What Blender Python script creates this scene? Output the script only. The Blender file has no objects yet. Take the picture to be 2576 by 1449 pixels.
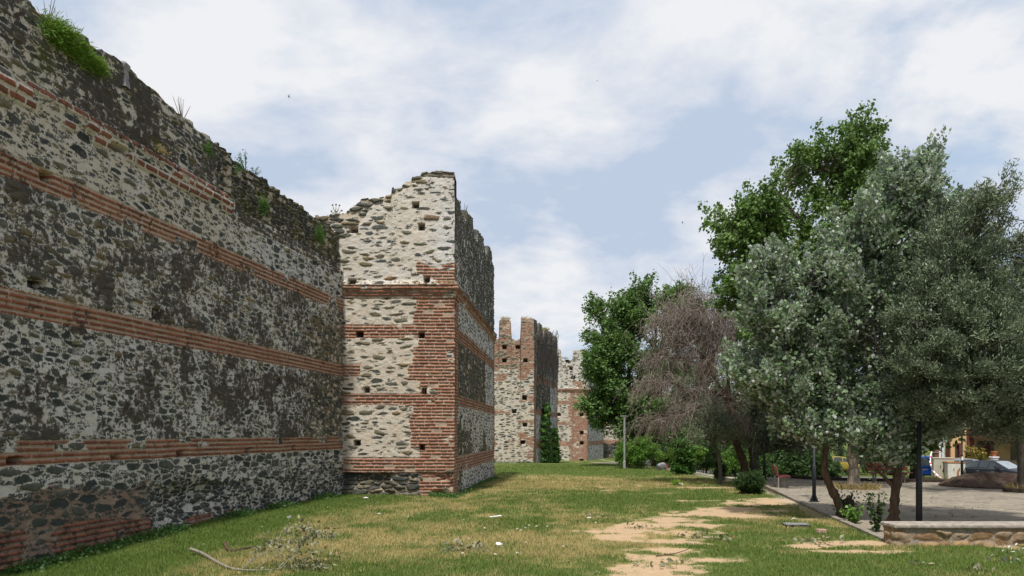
import bpy, bmesh, math, random
import numpy as np
from math import radians as R, sin, cos, pi
from mathutils import Vector, Matrix

# ------------------------------------------------------------------ scene basics
scn = bpy.context.scene
COL = scn.collection
random.seed(7)
S = 1.3                       # metres per survey unit
E = 2.15                      # eye height over the lawn datum
F, CX, HY = 2022.0, 1288.0, 1090.0   # focal length / axis / horizon of the survey picture

def W(px, py, Y): return Vector(((px - CX) / F * Y, Y, E - (py - HY) / F * Y))
def WX(px, Y): return (px - CX) / F * Y
def WZ(py, Y): return E - (py - HY) / F * Y
def GY(py, z=0.0): return F * (E - z) / (py - HY)

def sstep(x, a=0.0, b=1.0):
    t = np.clip((np.asarray(x, float) - a) / (b - a), 0, 1)
    return t * t * (3 - 2 * t)

# ------------------------------------------------------------------ numpy noise
_rt = np.random.RandomState(11).rand(8, 256, 256)
def vnoise(x, y, s=0):
    x = np.asarray(x, float); y = np.asarray(y, float)
    T = _rt[s % 8]
    xi = np.floor(x).astype(int); yi = np.floor(y).astype(int)
    fx = x - xi; fy = y - yi
    fx = fx * fx * (3 - 2 * fx); fy = fy * fy * (3 - 2 * fy)
    k = s * 37
    x0 = (xi + k) & 255; x1 = (xi + k + 1) & 255; y0 = (yi + k) & 255; y1 = (yi + k + 1) & 255
    return (T[x0, y0] * (1 - fx) + T[x1, y0] * fx) * (1 - fy) + (T[x0, y1] * (1 - fx) + T[x1, y1] * fx) * fy
def fbm(x, y, s=0, o=4):
    a = 0; w = 0.5; t = 0
    for i in range(o):
        a = a + w * vnoise(x * 2 ** i, y * 2 ** i, s + i); t += w; w *= 0.5
    return a / t
def hsh(i, j, s=0): return _rt[s % 8][(i + 31 * s) & 255, (j + 17 * s) & 255]

def voronoi(u, z, su, sz, s=0, jit=0.85, pw=2.4):
    """F1, F2 in cell units, and two random numbers of the nearest cell"""
    x = u / su; y = z / sz
    x = x + 0.5 * (np.floor(y).astype(int) & 1) * 0
    xi = np.floor(x).astype(int); yi = np.floor(y).astype(int)
    F1 = np.full(x.shape, 9.0); F2 = np.full(x.shape, 9.0); r = np.zeros(x.shape); r2 = np.zeros(x.shape)
    for di in (-1, 0, 1):
        for dj in (-1, 0, 1):
            ci = xi + di; cj = yi + dj
            cx = ci + 0.5 + jit * (hsh(ci, cj, s) - 0.5) + 0.5 * (cj & 1)
            cx = np.where(cj & 1, cx - 0.5 + 0.5 * 0, cx)
            cy = cj + 0.5 + jit * (hsh(ci, cj, s + 1) - 0.5)
            wgt = 0.28 * (hsh(ci, cj, s + 2) - 0.5)
            d = (np.abs(x - cx) ** pw + np.abs(y - cy) ** pw) ** (1 / pw) - wgt
            n = d < F1
            F2 = np.where(n, F1, np.minimum(F2, d))
            F1 = np.where(n, d, F1)
            r = np.where(n, hsh(ci, cj, s + 3), r); r2 = np.where(n, hsh(ci, cj, s + 4), r2)
    return F1, F2, r, r2

def bricks(u, z, pitch, ln, s=0, jo=0.018, th=0.58):
    """signed distance into the brick (metres) and a random number per brick"""
    zz = z + 0.012 * (fbm(u * 0.9, z * 0.6, s + 1, 2) - 0.5) * 2
    row = np.floor(zz / pitch).astype(int); fz = zz / pitch - row
    off = hsh(row, row * 3, s)
    x = u / ln + off * 3.0 + 0.16 * (vnoise(u * 1.7, row * 5.3, s + 2) - 0.5)
    ci = np.floor(x).astype(int); fx = x - ci
    dx = np.minimum(fx, 1 - fx) * ln - jo / 2
    dz = (th / 2 - np.abs(fz - 0.5)) * pitch
    return np.minimum(dx, dz), hsh(ci, row, s + 3)

# ------------------------------------------------------------------ mesh building
def tag(o, label=None, cat=None, group=None, kind=None):
    if label: o['label'] = label
    if cat: o['category'] = cat
    if group: o['group'] = group
    if kind: o['kind'] = kind
    return o

def link(name, me, mat=None, parent=None):
    o = bpy.data.objects.new(name, me); COL.objects.link(o)
    if mat is not None: me.materials.append(mat)
    if parent is not None: o.parent = parent
    return o

def mk(name, V, Q, mat=None, parent=None, smooth=False, cols=None, vals=None):
    """one mesh from numpy arrays; Q is (n,3) or (n,4)"""
    V = np.asarray(V, np.float32); Q = np.asarray(Q, np.int32)
    me = bpy.data.meshes.new(name)
    n, k = Q.shape
    me.vertices.add(len(V)); me.vertices.foreach_set('co', V.ravel())
    me.loops.add(n * k); me.loops.foreach_set('vertex_index', Q.ravel())
    me.polygons.add(n)
    me.polygons.foreach_set('loop_start', np.arange(0, n * k, k, dtype=np.int32))
    me.polygons.foreach_set('loop_total', np.full(n, k, np.int32))
    me.polygons.foreach_set('use_smooth', np.full(n, smooth, bool))
    for nm, a in (cols or {}).items():
        at = me.attributes.new(nm, 'FLOAT_COLOR', 'POINT'); at.data.foreach_set('color', np.asarray(a, np.float32).ravel())
    for nm, a in (vals or {}).items():
        at = me.attributes.new(nm, 'FLOAT', 'POINT'); at.data.foreach_set('value', np.asarray(a, np.float32).ravel())
    me.update(calc_edges=True); me.validate(clean_customdata=False)
    return link(name, me, mat, parent)

def empty(name, loc, label, cat, rz=0.0, group=None):
    o = bpy.data.objects.new(name, None); COL.objects.link(o)
    o.location = loc; o.rotation_euler = (0, 0, rz); o.empty_display_size = 0.2
    return tag(o, label, cat, group)

class MB:
    """collects boxes, tubes, lathes and prisms into one mesh"""
    def __init__(s): s.v = []; s.f = []
    def add(s, vs, fs):
        b = len(s.v); s.v += [tuple(v) for v in vs]; s.f += [tuple(i + b for i in f) for f in fs]; return s
    def box(s, c, d, rz=0.0, M=None):
        c = Vector(c); hx, hy, hz = d[0] / 2, d[1] / 2, d[2] / 2
        vs = []
        m = M if M is not None else Matrix.Rotation(rz, 3, 'Z')
        for x, y, z in ((-1, -1, -1), (1, -1, -1), (1, 1, -1), (-1, 1, -1), (-1, -1, 1), (1, -1, 1), (1, 1, 1), (-1, 1, 1)):
            vs.append(c + m @ Vector((x * hx, y * hy, z * hz)))
        return s.add(vs, ((0, 3, 2, 1), (4, 5, 6, 7), (0, 1, 5, 4), (1, 2, 6, 5), (2, 3, 7, 6), (3, 0, 4, 7)))
    def tube(s, pts, rad, n=8, cap=True):
        pts = [Vector(p) for p in pts]
        if not hasattr(rad, '__len__'): rad = [rad] * len(pts)
        vs = []; fs = []; ref = None
        for i, p in enumerate(pts):
            t = (pts[min(i + 1, len(pts) - 1)] - pts[max(i - 1, 0)])
            t = t.normalized() if t.length > 1e-9 else Vector((0, 0, 1))
            if ref is None: ref = t.orthogonal().normalized()
            ref = (ref - t * ref.dot(t)); ref = ref.normalized() if ref.length > 1e-6 else t.orthogonal().normalized()
            b = t.cross(ref)
            for k in range(n):
                a = 2 * pi * k / n
                vs.append(p + (ref * cos(a) + b * sin(a)) * rad[i])
        for i in range(len(pts) - 1):
            for k in range(n):
                k2 = (k + 1) % n
                fs.append((i * n + k, i * n + k2, (i + 1) * n + k2, (i + 1) * n + k))
        if cap:
            fs.append(tuple(range(n - 1, -1, -1))); fs.append(tuple((len(pts) - 1) * n + k for k in range(n)))
        return s.add(vs, fs)
    def lathe(s, prof, n=16, c=(0, 0, 0), axis='z'):
        vs = []; fs = []
        for r, z in prof:
            for k in range(n):
                a = 2 * pi * k / n
                p = (r * cos(a), r * sin(a), z)
                if axis == 'y': p = (r * cos(a), z, r * sin(a))
                vs.append((p[0] + c[0], p[1] + c[1], p[2] + c[2]))
        for i in range(len(prof) - 1):
            for k in range(n):
                k2 = (k + 1) % n
                fs.append((i * n + k, i * n + k2, (i + 1) * n + k2, (i + 1) * n + k))
        fs.append(tuple(range(n - 1, -1, -1))); fs.append(tuple((len(prof) - 1) * n + k for k in range(n)))
        return s.add(vs, fs)
    def prism(s, poly, z0, z1):
        n = len(poly)
        vs = [(x, y, z0) for x, y in poly] + [(x, y, z1) for x, y in poly]
        fs = [tuple(range(n - 1, -1, -1)), tuple(range(n, 2 * n))]
        fs += [(i, (i + 1) % n, n + (i + 1) % n, n + i) for i in range(n)]
        return s.add(vs, fs)
    def build(s, name, mat, parent=None, bevel=0.0, smooth=False):
        me = bpy.data.meshes.new(name); me.from_pydata(s.v, [], s.f); me.update()
        bm = bmesh.new(); bm.from_mesh(me); bmesh.ops.recalc_face_normals(bm, faces=bm.faces); bm.to_mesh(me); bm.free()
        if smooth: me.polygons.foreach_set('use_smooth', [True] * len(me.polygons))
        o = link(name, me, mat, parent)
        if bevel:
            m = o.modifiers.new('bevel', 'BEVEL'); m.width = bevel; m.segments = 2; m.limit_method = 'ANGLE'
        return o

# ------------------------------------------------------------------ node helpers
class G:
    def __init__(s, name, rough=0.9, spec=0.2):
        s.m = bpy.data.materials.new(name); s.m.use_nodes = True
        s.t = s.m.node_tree; s.p = s.t.nodes['Principled BSDF']
        s.p.inputs['Roughness'].default_value = rough
        s.p.inputs['Specular IOR Level'].default_value = spec
        s.out = s.t.nodes['Material Output']; s._co = None
    def n(s, ty): return s.t.nodes.new(ty)
    def put(s, sock, v):
        if v is None: return
        if hasattr(v, 'is_output'): s.t.links.new(v, sock)
        elif isinstance(v, (tuple, list)):
            sock.default_value = tuple(v) + (1,) * (len(sock.default_value) - len(v))
        else: sock.default_value = v
    def co(s):
        if s._co is None: s._co = s.n('ShaderNodeTexCoord').outputs['Object']
        return s._co
    def attr(s, nm):
        a = s.n('ShaderNodeAttribute'); a.attribute_name = nm; return a
    def sep(s, c):
        a = s.n('ShaderNodeSeparateColor'); s.put(a.inputs[0], c); return a.outputs
    def scale(s, v):
        a = s.n('ShaderNodeMapping'); s.put(a.inputs['Vector'], s.co()); a.inputs['Scale'].default_value = v; return a.outputs[0]
    def noise(s, sc, det=4, rough=0.55, co=None):
        a = s.n('ShaderNodeTexNoise'); s.put(a.inputs['Vector'], co if co is not None else s.co())
        a.inputs['Scale'].default_value = sc; a.inputs['Detail'].default_value = det; a.inputs['Roughness'].default_value = rough
        return a.outputs['Fac']
    def voro(s, sc, co=None, feat='F1', out='Distance'):
        a = s.n('ShaderNodeTexVoronoi'); a.feature = feat; s.put(a.inputs['Vector'], co if co is not None else s.co())
        a.inputs['Scale'].default_value = sc; return a.outputs[out]
    def ma(s, op, a, b=None, c=None):
        m = s.n('ShaderNodeMath'); m.operation = op
        s.put(m.inputs[0], a); s.put(m.inputs[1], b); s.put(m.inputs[2], c); return m.outputs[0]
    def mr(s, v, a, b, c=0.0, d=1.0):
        m = s.n('ShaderNodeMapRange'); s.put(m.inputs[0], v)
        for i, x in enumerate((a, b, c, d)): m.inputs[i + 1].default_value = x
        return m.outputs[0]
    def mix(s, f, a, b, mode='MIX'):
        m = s.n('ShaderNodeMix'); m.data_type = 'RGBA'; m.blend_type = mode
        s.put(m.inputs[0], f); s.put(m.inputs[6], a); s.put(m.inputs[7], b); return m.outputs[2]
    def ramp(s, f, stops, interp='LINEAR'):
        r = s.n('ShaderNodeValToRGB'); e = r.color_ramp.elements; r.color_ramp.interpolation = interp
        while len(e) < len(stops): e.new(0.5)
        for i, (p, c) in enumerate(stops): e[i].position = p; e[i].color = tuple(c) + (1,)
        s.put(r.inputs[0], f); return r.outputs[0]
    def bump(s, h, st=0.4, dist=0.02):
        b = s.n('ShaderNodeBump'); b.inputs['Strength'].default_value = st; b.inputs['Distance'].default_value = dist
        s.put(b.inputs['Height'], h); s.put(s.p.inputs['Normal'], b.outputs[0]); return b.outputs[0]
    def col(s, c): s.put(s.p.inputs['Base Color'], c); return s

def varied(name, c, amt=0.35, sc=6.0, rough=0.8, spec=0.25, bump=0.15, metal=0.0, c2=None):
    """plain material with uneven tone"""
    g = G(name, rough, spec)
    n = g.noise(sc, 6); f = g.noise(sc * 7, 3)
    d = c2 if c2 else tuple(x * (1 - amt) for x in c)
    k = g.mix(g.mr(n, 0.35, 0.68), tuple(min(1, x * (1 + amt * 0.4)) for x in c), d)
    g.col(g.mix(g.mr(f, 0.3, 0.7, 0, 0.35), k, tuple(x * 0.6 for x in c)))
    g.p.inputs['Metallic'].default_value = metal
    if bump: g.bump(f, bump, 0.01)
    return g.m
# ------------------------------------------------------------------ materials
def masonry_mat(name, fine=1.0):
    g = G(name, 0.95, 0.12)
    A = g.attr('mA'); B = g.attr('mB')
    a = g.sep(A.outputs['Color']); b = g.sep(B.outputs['Color']); gr = A.outputs['Alpha']; dk = B.outputs['Alpha']
    nf = g.noise(26 * fine, 5, 0.6); nm = g.noise(7.5 * fine, 6, 0.62); nl = g.noise(2.1 * fine, 4)
    sd = g.ma('ADD', a[0], g.ma('ADD', g.mr(nf, 0.3, 0.7, -0.12, 0.12), g.mr(g.noise(60 * fine, 3, 0.6), 0.3, 0.7, -0.06, 0.06)))
    sm = g.mr(sd, -0.05, 0.06)
    bd = g.ma('ADD', a[1], g.mr(nf, 0.3, 0.7, -0.08, 0.08))
    bm_ = g.mr(bd, -0.03, 0.05)
    mort = g.ramp(g.ma('ADD', b[0], g.mr(nl, 0.3, 0.7, -0.1, 0.1)),
                  [(0.0, (0.525, 0.51, 0.49)), (0.3, (0.50, 0.445, 0.365)), (0.55, (0.44, 0.355, 0.265)), (0.75, (0.30, 0.215, 0.16)), (1.0, (0.17, 0.105, 0.075))])
    mort = g.mix(g.mr(nf, 0.42, 0.72, 0, 0.55), mort, g.mix(0.5, mort, (0.1, 0.085, 0.07)))
    spk = g.voro(60 * fine)
    mort = g.mix(g.mr(spk, 0.28, 0.12, 0, 0.45), mort, (0.62, 0.56, 0.5))
    crust = g.mr(g.ma('ADD', gr, g.mr(nm, 0.25, 0.75, -0.62, 0.62)), 0.40, 0.62)
    crust2 = g.mr(g.ma('ADD', gr, g.mr(nf, 0.25, 0.75, -0.5, 0.5)), 0.45, 0.8, 0, 0.8)
    crust = g.ma('MAXIMUM', crust, g.ma('MULTIPLY', crust2, g.mr(gr, 0.2, 0.6)))
    base = g.mix(crust, mort, g.ramp(nl, [(0.3, (0.048, 0.037, 0.031)), (0.7, (0.092, 0.077, 0.065))]))
    st = g.ramp(a[2], [(0.0, (0.038, 0.044, 0.043)), (0.3, (0.062, 0.070, 0.062)), (0.5, (0.10, 0.102, 0.08)), (0.68, (0.15, 0.135, 0.09)),
                       (0.82, (0.19, 0.145, 0.075)), (0.9, (0.17, 0.16, 0.14)), (0.96, (0.2, 0.115, 0.055)), (1.0, (0.10, 0.045, 0.028))])
    st = g.mix(g.mr(g.noise(1.0, 6, 0.65, g.scale((9, 9, 55))), 0.35, 0.7, 0, 0.6), st, g.mix(0.55, st, (0.02, 0.02, 0.018)))
    st = g.mix(g.ma('MULTIPLY', g.mr(nm, 0.55, 0.7, 0, 0.6), b[2]), st, (0.33, 0.31, 0.28))
    st = g.mix(g.mr(g.noise(5.0 * fine, 5, .6), .50, .76, 0, .28), st, g.mix(.35, mort, (.05, .045, .04)))
    st = g.mix(g.ma('MULTIPLY', crust, 0.75), st, (0.07, 0.058, 0.048))
    c = g.mix(sm, base, st)
    br = g.ramp(a[2], [(0.0, (0.145, 0.062, 0.043)), (0.35, (0.235, 0.092, 0.056)), (0.6, (0.30, 0.122, 0.070)), (0.85, (0.27, 0.14, 0.092)), (1.0, (0.18, 0.105, 0.08))])
    br = g.mix(g.mr(nm, 0.4, 0.75, 0, 0.6), br, g.mix(0.5, br, (0.10, 0.06, 0.045)))
    br = g.mix(g.ma('MULTIPLY', crust, 0.7), br, (0.055, 0.036, 0.03))
    c = g.mix(bm_, c, br)
    c = g.mix(g.ma('MULTIPLY', b[1], g.mr(nm, 0.42, 0.58)), c, (0.075, 0.075, 0.018))
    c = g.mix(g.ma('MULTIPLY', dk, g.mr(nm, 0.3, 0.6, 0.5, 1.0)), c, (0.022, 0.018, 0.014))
    g.col(c)
    h = g.ma('ADD', g.ma('MULTIPLY', nf, 0.6), g.ma('MULTIPLY', nm, 0.8))
    g.bump(h, 0.55, 0.035)
    return g.m

M = {}
M['masonry'] = masonry_mat('old_masonry')
M['masonry_far'] = masonry_mat('old_masonry_distant', 0.8)

def ground_mat():
    g = G('lawn_soil', 1.0, 0.05)
    a = g.sep(g.attr('mG').outputs['Color'])      # dry, dirt, litter
    nf = g.noise(30, 4, 0.6); nm = g.noise(6, 5, 0.6)
    d = g.mr(g.ma('ADD', a[0], g.mr(nm, 0.3, 0.7, -0.3, 0.3)), 0.25, 0.75)
    gr = g.mix(d, (0.10, 0.13, 0.034), (0.30, 0.235, 0.10))
    gr = g.mix(g.mr(nf, 0.35, 0.65, 0, 0.6), gr, g.mix(0.5, gr, (0.035, 0.04, 0.012)))
    soil = g.mix(g.mr(nm, 0.3, 0.7), (0.45, 0.32, 0.195), (0.37, 0.258, 0.158))
    soil = g.mix(g.mr(g.voro(14), 0.22, 0.12, 0, 0.7), soil, g.mix(g.noise(14, 2), (0.22, 0.15, 0.09), (0.52, 0.45, 0.36)))
    f = g.mr(g.ma('ADD', a[1], g.mr(nf, 0.3, 0.7, -0.34, 0.34)), 0.30, 0.60)
    c = g.mix(f, gr, soil)
    lit = g.mr(g.ma('ADD', a[2], g.mr(g.noise(45, 3), 0.3, 0.7, -0.4, 0.4)), 0.5, 0.65)
    c = g.mix(lit, c, (0.38, 0.35, 0.31))
    g.col(c); g.bump(nf, 0.5, 0.03)
    return g.m
M['lawn'] = ground_mat()

def blade_mat():
    g = G('grass_blade', 0.75, 0.15)
    a = g.sep(g.attr('mG').outputs['Color'])
    c = g.mix(a[0], (0.145, 0.215, 0.045), (0.46, 0.385, 0.17))
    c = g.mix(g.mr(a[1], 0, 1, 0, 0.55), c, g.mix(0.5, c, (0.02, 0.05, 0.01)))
    g.col(c)
    t = g.n('ShaderNodeBsdfTranslucent'); g.put(t.inputs[0], c)
    m = g.n('ShaderNodeMixShader'); m.inputs[0].default_value = 0.3
    g.t.links.new(g.p.outputs[0], m.inputs[1]); g.t.links.new(t.outputs[0], m.inputs[2]); g.t.links.new(m.outputs[0], g.out.inputs[0])
    return g.m
M['blade'] = blade_mat()

def leaf_mat(name, c0, c1, under=None, trans=0.3, rough=0.5, spec=0.35, odd=None):
    g = G(name, rough, spec)
    a = g.attr('rnd').outputs['Fac']
    c = g.ramp(a, [(0.0, c0), (0.93, c1), (0.97, odd or c1)])
    if under:
        geo = g.n('ShaderNodeNewGeometry')
        c = g.mix(geo.outputs['Backfacing'], c, g.ramp(a, [(0.0, tuple(.5 * x + .5 * y for x, y in zip(c1, [v * .45 for v in under]))), (0.45, [x * .55 for x in under]), (0.75, [x * .95 for x in under]), (1.0, under)]))
    g.col(c)
    t = g.n('ShaderNodeBsdfTranslucent'); g.put(t.inputs[0], g.mix(0.35, c, (0.16, 0.26, 0.03)))
    m = g.n('ShaderNodeMixShader'); m.inputs[0].default_value = trans
    g.t.links.new(g.p.outputs[0], m.inputs[1]); g.t.links.new(t.outputs[0], m.inputs[2]); g.t.links.new(m.outputs[0], g.out.inputs[0])
    return g.m
M['poplar'] = leaf_mat('poplar_leaf', (0.058, 0.118, 0.024), (0.125, 0.215, 0.042), odd=(0.22, 0.22, 0.03))
M['poplar_far'] = leaf_mat('far_poplar_leaf', (0.068, 0.135, 0.034), (0.135, 0.235, 0.060))
M['silver'] = leaf_mat('white_poplar_leaf', (0.085, 0.145, 0.062), (0.175, 0.26, 0.115), under=(0.56, 0.61, 0.54), trans=0.2, odd=(0.10, 0.22, 0.05))
M['olive'] = leaf_mat('olive_leaf', (0.072, 0.104, 0.05), (0.19, 0.24, 0.135), under=(0.25, 0.29, 0.215), trans=0.12, odd=(0.3, 0.2, 0.05))
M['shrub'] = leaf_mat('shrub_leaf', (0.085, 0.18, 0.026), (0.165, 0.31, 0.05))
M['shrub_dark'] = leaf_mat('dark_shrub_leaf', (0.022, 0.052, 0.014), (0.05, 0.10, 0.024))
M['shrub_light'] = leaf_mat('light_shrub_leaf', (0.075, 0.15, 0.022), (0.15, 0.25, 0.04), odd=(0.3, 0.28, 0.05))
M['ivy'] = leaf_mat('ivy_leaf', (0.030, 0.085, 0.014), (0.07, 0.165, 0.024), odd=(0.2, 0.25, 0.03))
M['weed'] = leaf_mat('weed_leaf', (0.045, 0.115, 0.028), (0.085, 0.18, 0.04))
M['dry_leaf'] = leaf_mat('withered_leaf', (0.11, 0.115, 0.062), (0.29, 0.28, 0.17), trans=0.15, odd=(0.3, 0.16, 0.06))
M['tuft'] = leaf_mat('wall_grass', (0.085, 0.18, 0.018), (0.17, 0.30, 0.03), odd=(0.35, 0.28, 0.08))
M['straw'] = leaf_mat('straw_grass', (0.30, 0.22, 0.09), (0.46, 0.36, 0.17))
M['autumn'] = leaf_mat('garden_plant_leaf', (0.12, 0.13, 0.03), (0.38, 0.28, 0.05), odd=(0.4, 0.14, 0.03))

def bark(name, c, sc=1.0, white=None, top=None):
    g = G(name, 0.95, 0.1)
    n = g.noise(1.0, 6, 0.65, g.scale((16 * sc, 16 * sc, 3.2 * sc))); f = g.noise(40 * sc, 4)
    k = g.mix(g.mr(n, 0.35, 0.65), tuple(x * 0.45 for x in c), c)
    if top:
        sz = g.n('ShaderNodeSeparateXYZ'); g.put(sz.inputs[0], g.co())
        k = g.mix(g.mr(g.ma('ADD', sz.outputs[2], g.mr(n, .3, .7, -.4, .4)), 1.3, 2.4), k, g.mix(g.mr(n, .35, .65), tuple(x * .6 for x in top), top))
    if white: k = g.mix(g.mr(g.noise(2.2, 4), 0.45, 0.6), k, white)
    k = g.mix(g.mr(f, 0.4, 0.7, 0, 0.5), k, tuple(x * 0.5 for x in c))
    g.col(k); g.bump(g.ma('ADD', n, g.ma('MULTIPLY', f, 0.4)), 0.8, 0.03)
    return g.m
M['bark_pale'] = bark('pale_bark', (0.26, 0.215, 0.165))
M['bark_silver'] = bark('white_poplar_bark', (0.155, 0.105, 0.072), top=(0.27, 0.26, 0.225))
M['bark_brown'] = bark('brown_bark', (0.13, 0.085, 0.058))
M['bark_dark'] = bark('dark_bark', (0.07, 0.055, 0.042))
M['bark_olive'] = bark('olive_bark', (0.14, 0.125, 0.10))
M['dry_twig'] = bark('dead_twig', (0.37, 0.305, 0.265))
M['creeper'] = bark('dead_creeper_stem', (0.24, 0.20, 0.17))
M['cut_branch'] = bark('cut_branch_bark', (0.36, 0.32, 0.25), 2)

def paving_mat():
    g = G('plaza_paving', 0.95, 0.12)
    co = g.n('ShaderNodeVectorMath'); co.operation = 'ADD'
    wn = g.n('ShaderNodeTexNoise'); g.put(wn.inputs['Vector'], g.co()); wn.inputs['Scale'].default_value = 1.4
    vm = g.n('ShaderNodeVectorMath'); vm.operation = 'SCALE'; g.put(vm.inputs[0], wn.outputs['Color']); vm.inputs['Scale'].default_value = 0.35
    g.put(co.inputs[0], g.co()); g.put(co.inputs[1], vm.outputs[0])
    ed = g.voro(1.9, co.outputs[0], 'DISTANCE_TO_EDGE'); idc = g.voro(1.9, co.outputs[0], 'F1', 'Color')
    r = g.sep(idc)[0]
    st = g.ramp(r, [(0.0, (0.21, 0.18, 0.14)), (0.5, (0.265, 0.23, 0.178)), (1.0, (0.235, 0.21, 0.17))])
    nf = g.noise(22, 5, 0.6); nm = g.noise(0.9, 5)
    st = g.mix(g.mr(nf, 0.35, 0.7, 0, 0.5), st, (0.17, 0.145, 0.115))
    c = g.mix(g.mr(ed, 0.05, 0.015), st, (0.12, 0.10, 0.075))
    c = g.mix(g.mr(nm, 0.42, 0.66, 0, 0.55), c, (0.31, 0.262, 0.20))
    c = g.mix(g.mr(g.voro(2.6), 0.11, 0.07), c, (0.48, 0.45, 0.40))
    g.col(c); g.bump(g.ma('ADD', g.mr(ed, 0.0, 0.06), g.ma('MULTIPLY', nf, 0.4)), 0.4, 0.02)
    return g.m
M['paving'] = paving_mat()
M['path'] = varied('gravel_path', (0.42, 0.36, 0.29), 0.25, 3, 0.95, 0.1, 0.4)
M['asphalt'] = varied('worn_asphalt', (0.13, 0.125, 0.12), 0.3, 2, 0.9, 0.2, 0.3)
M['kerb'] = varied('kerb_stone', (0.27, 0.235, 0.19), 0.45, 5, 0.95, 0.1, 0.6)
M['coping'] = varied('weathered_concrete', (0.36, 0.315, 0.265), 0.5, 7, 0.95, 0.1, 0.7)
M['black_metal'] = varied('black_paint', (0.018, 0.020, 0.026), 0.3, 9, 0.5, 0.4, 0.08)
M['grey_metal'] = varied('galvanised_metal', (0.27, 0.27, 0.26), 0.25, 8, 0.5, 0.4, 0.1)
M['bench_leg'] = varied('bench_leg_paint', (0.33, 0.27, 0.23), 0.3, 14, 0.6, 0.3, 0.15)
M['bench_seat'] = varied('dark_red_wood', (0.20, 0.055, 0.05), 0.35, 12, 0.6, 0.3, 0.2)
M['bench_back'] = varied('orange_red_wood', (0.235, 0.066, 0.036), 0.3, 12, 0.6, 0.3, 0.2)
M['rock'] = varied('grey_rock', (0.25, 0.245, 0.25), 0.4, 5, 0.9, 0.2, 0.9)
M['white_stone'] = varied('pale_stone', (0.62, 0.60, 0.57), 0.2, 9, 0.9, 0.2, 0.4)
M['pink_brick'] = varied('pink_brick_lump', (0.50, 0.31, 0.25), 0.25, 20, 0.95, 0.1, 0.5)
M['paper'] = varied('white_paper', (0.82, 0.82, 0.82), 0.05, 9, 0.8, 0.2, 0.0)
M['earth'] = varied('dug_earth', (0.105, 0.072, 0.055), 0.4, 6, 1.0, 0.05, 0.9)
M['plate'] = varied('metal_cover', (0.24, 0.25, 0.25), 0.3, 12, 0.6, 0.4, 0.3)
M['cab_a'] = varied('beige_cabinet', (0.42, 0.385, 0.305), 0.12, 5, 0.7, 0.3, 0.05)
M['cab_b'] = varied('white_cabinet', (0.58, 0.55, 0.49), 0.15, 5, 0.7, 0.3, 0.05)
M['rust'] = varied('rust', (0.36, 0.15, 0.06), 0.5, 9, 0.95, 0.1, 0.4)
M['spray'] = varied('black_spray', (0.03, 0.03, 0.035), 0.2, 9, 0.8, 0.1, 0.0)
M['yellow_wall'] = varied('ochre_render', (0.58, 0.38, 0.185), 0.14, 2, 0.95, 0.1, 0.1)
M['white_wall'] = varied('white_render', (0.66, 0.67, 0.68), 0.08, 2, 0.9, 0.1, 0.1)
M['red_trim'] = varied('dark_red_trim', (0.12, 0.035, 0.028), 0.3, 6, 0.7, 0.2, 0.1)
M['roof'] = varied('roof_tiles', (0.30, 0.12, 0.07), 0.4, 8, 0.9, 0.1, 0.4)
M['glass'] = varied('dark_glass', (0.03, 0.038, 0.042), 0.2, 2, 0.08, 0.6, 0.0)
M['glass_pale'] = varied('pale_glass', (0.26, 0.29, 0.31), 0.25, 2, 0.12, 0.6, 0.0)
M['tyre'] = varied('tyre_rubber', (0.02, 0.02, 0.02), 0.2, 9, 0.9, 0.1, 0.0)
M['rim'] = varied('alloy_rim', (0.45, 0.46, 0.47), 0.2, 9, 0.35, 0.5, 0.0, 0.7)
M['chrome'] = varied('chrome', (0.62, 0.64, 0.66), 0.1, 9, 0.18, 0.6, 0.0, 0.9)
M['lamp_glass'] = varied('headlight_glass', (0.5, 0.52, 0.54), 0.1, 9, 0.1, 0.6, 0.0)
M['plastic'] = varied('black_plastic', (0.02, 0.021, 0.023), 0.2, 9, 0.6, 0.3, 0.0)
M['pot'] = varied('terracotta', (0.45, 0.16, 0.08), 0.2, 9, 0.9, 0.1, 0.1)
M['white_paint'] = varied('white_paint', (0.75, 0.75, 0.73), 0.1, 9, 0.6, 0.3, 0.0)
M['red_tape'] = varied('red_tape', (0.62, 0.05, 0.06), 0.1, 9, 0.5, 0.3, 0.0)
M['wood_pole'] = varied('red_brown_wood', (0.17, 0.075, 0.05), 0.35, 5, 0.9, 0.1, 0.3)
M['red_flower'] = varied('red_petal', (0.28, 0.075, 0.065), 0.3, 20, 0.8, 0.2, 0.0)
M['tail_red'] = varied('tail_lamp', (0.4, 0.02, 0.02), 0.1, 9, 0.2, 0.5, 0.0)
def car_paint(name, c, metal=0.0):
    m = varied(name, c, 0.08, 1.5, 0.3, 0.3, 0.0, metal)
    m.node_tree.nodes['Principled BSDF'].inputs['Coat Weight'].default_value = 0.15
    m.node_tree.nodes['Principled BSDF'].inputs['Coat Roughness'].default_value = 0.06
    return m
M['paint_navy'] = car_paint('dark_blue_car_paint', (0.007, 0.008, 0.013))
M['paint_blue'] = car_paint('bright_blue_paint', (0.02, 0.17, 0.78))
M['paint_silver'] = car_paint('silver_paint', (0.26, 0.26, 0.255), 0.5)
M['paint_yellow'] = car_paint('yellow_paint', (0.30, 0.24, 0.04))
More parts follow.
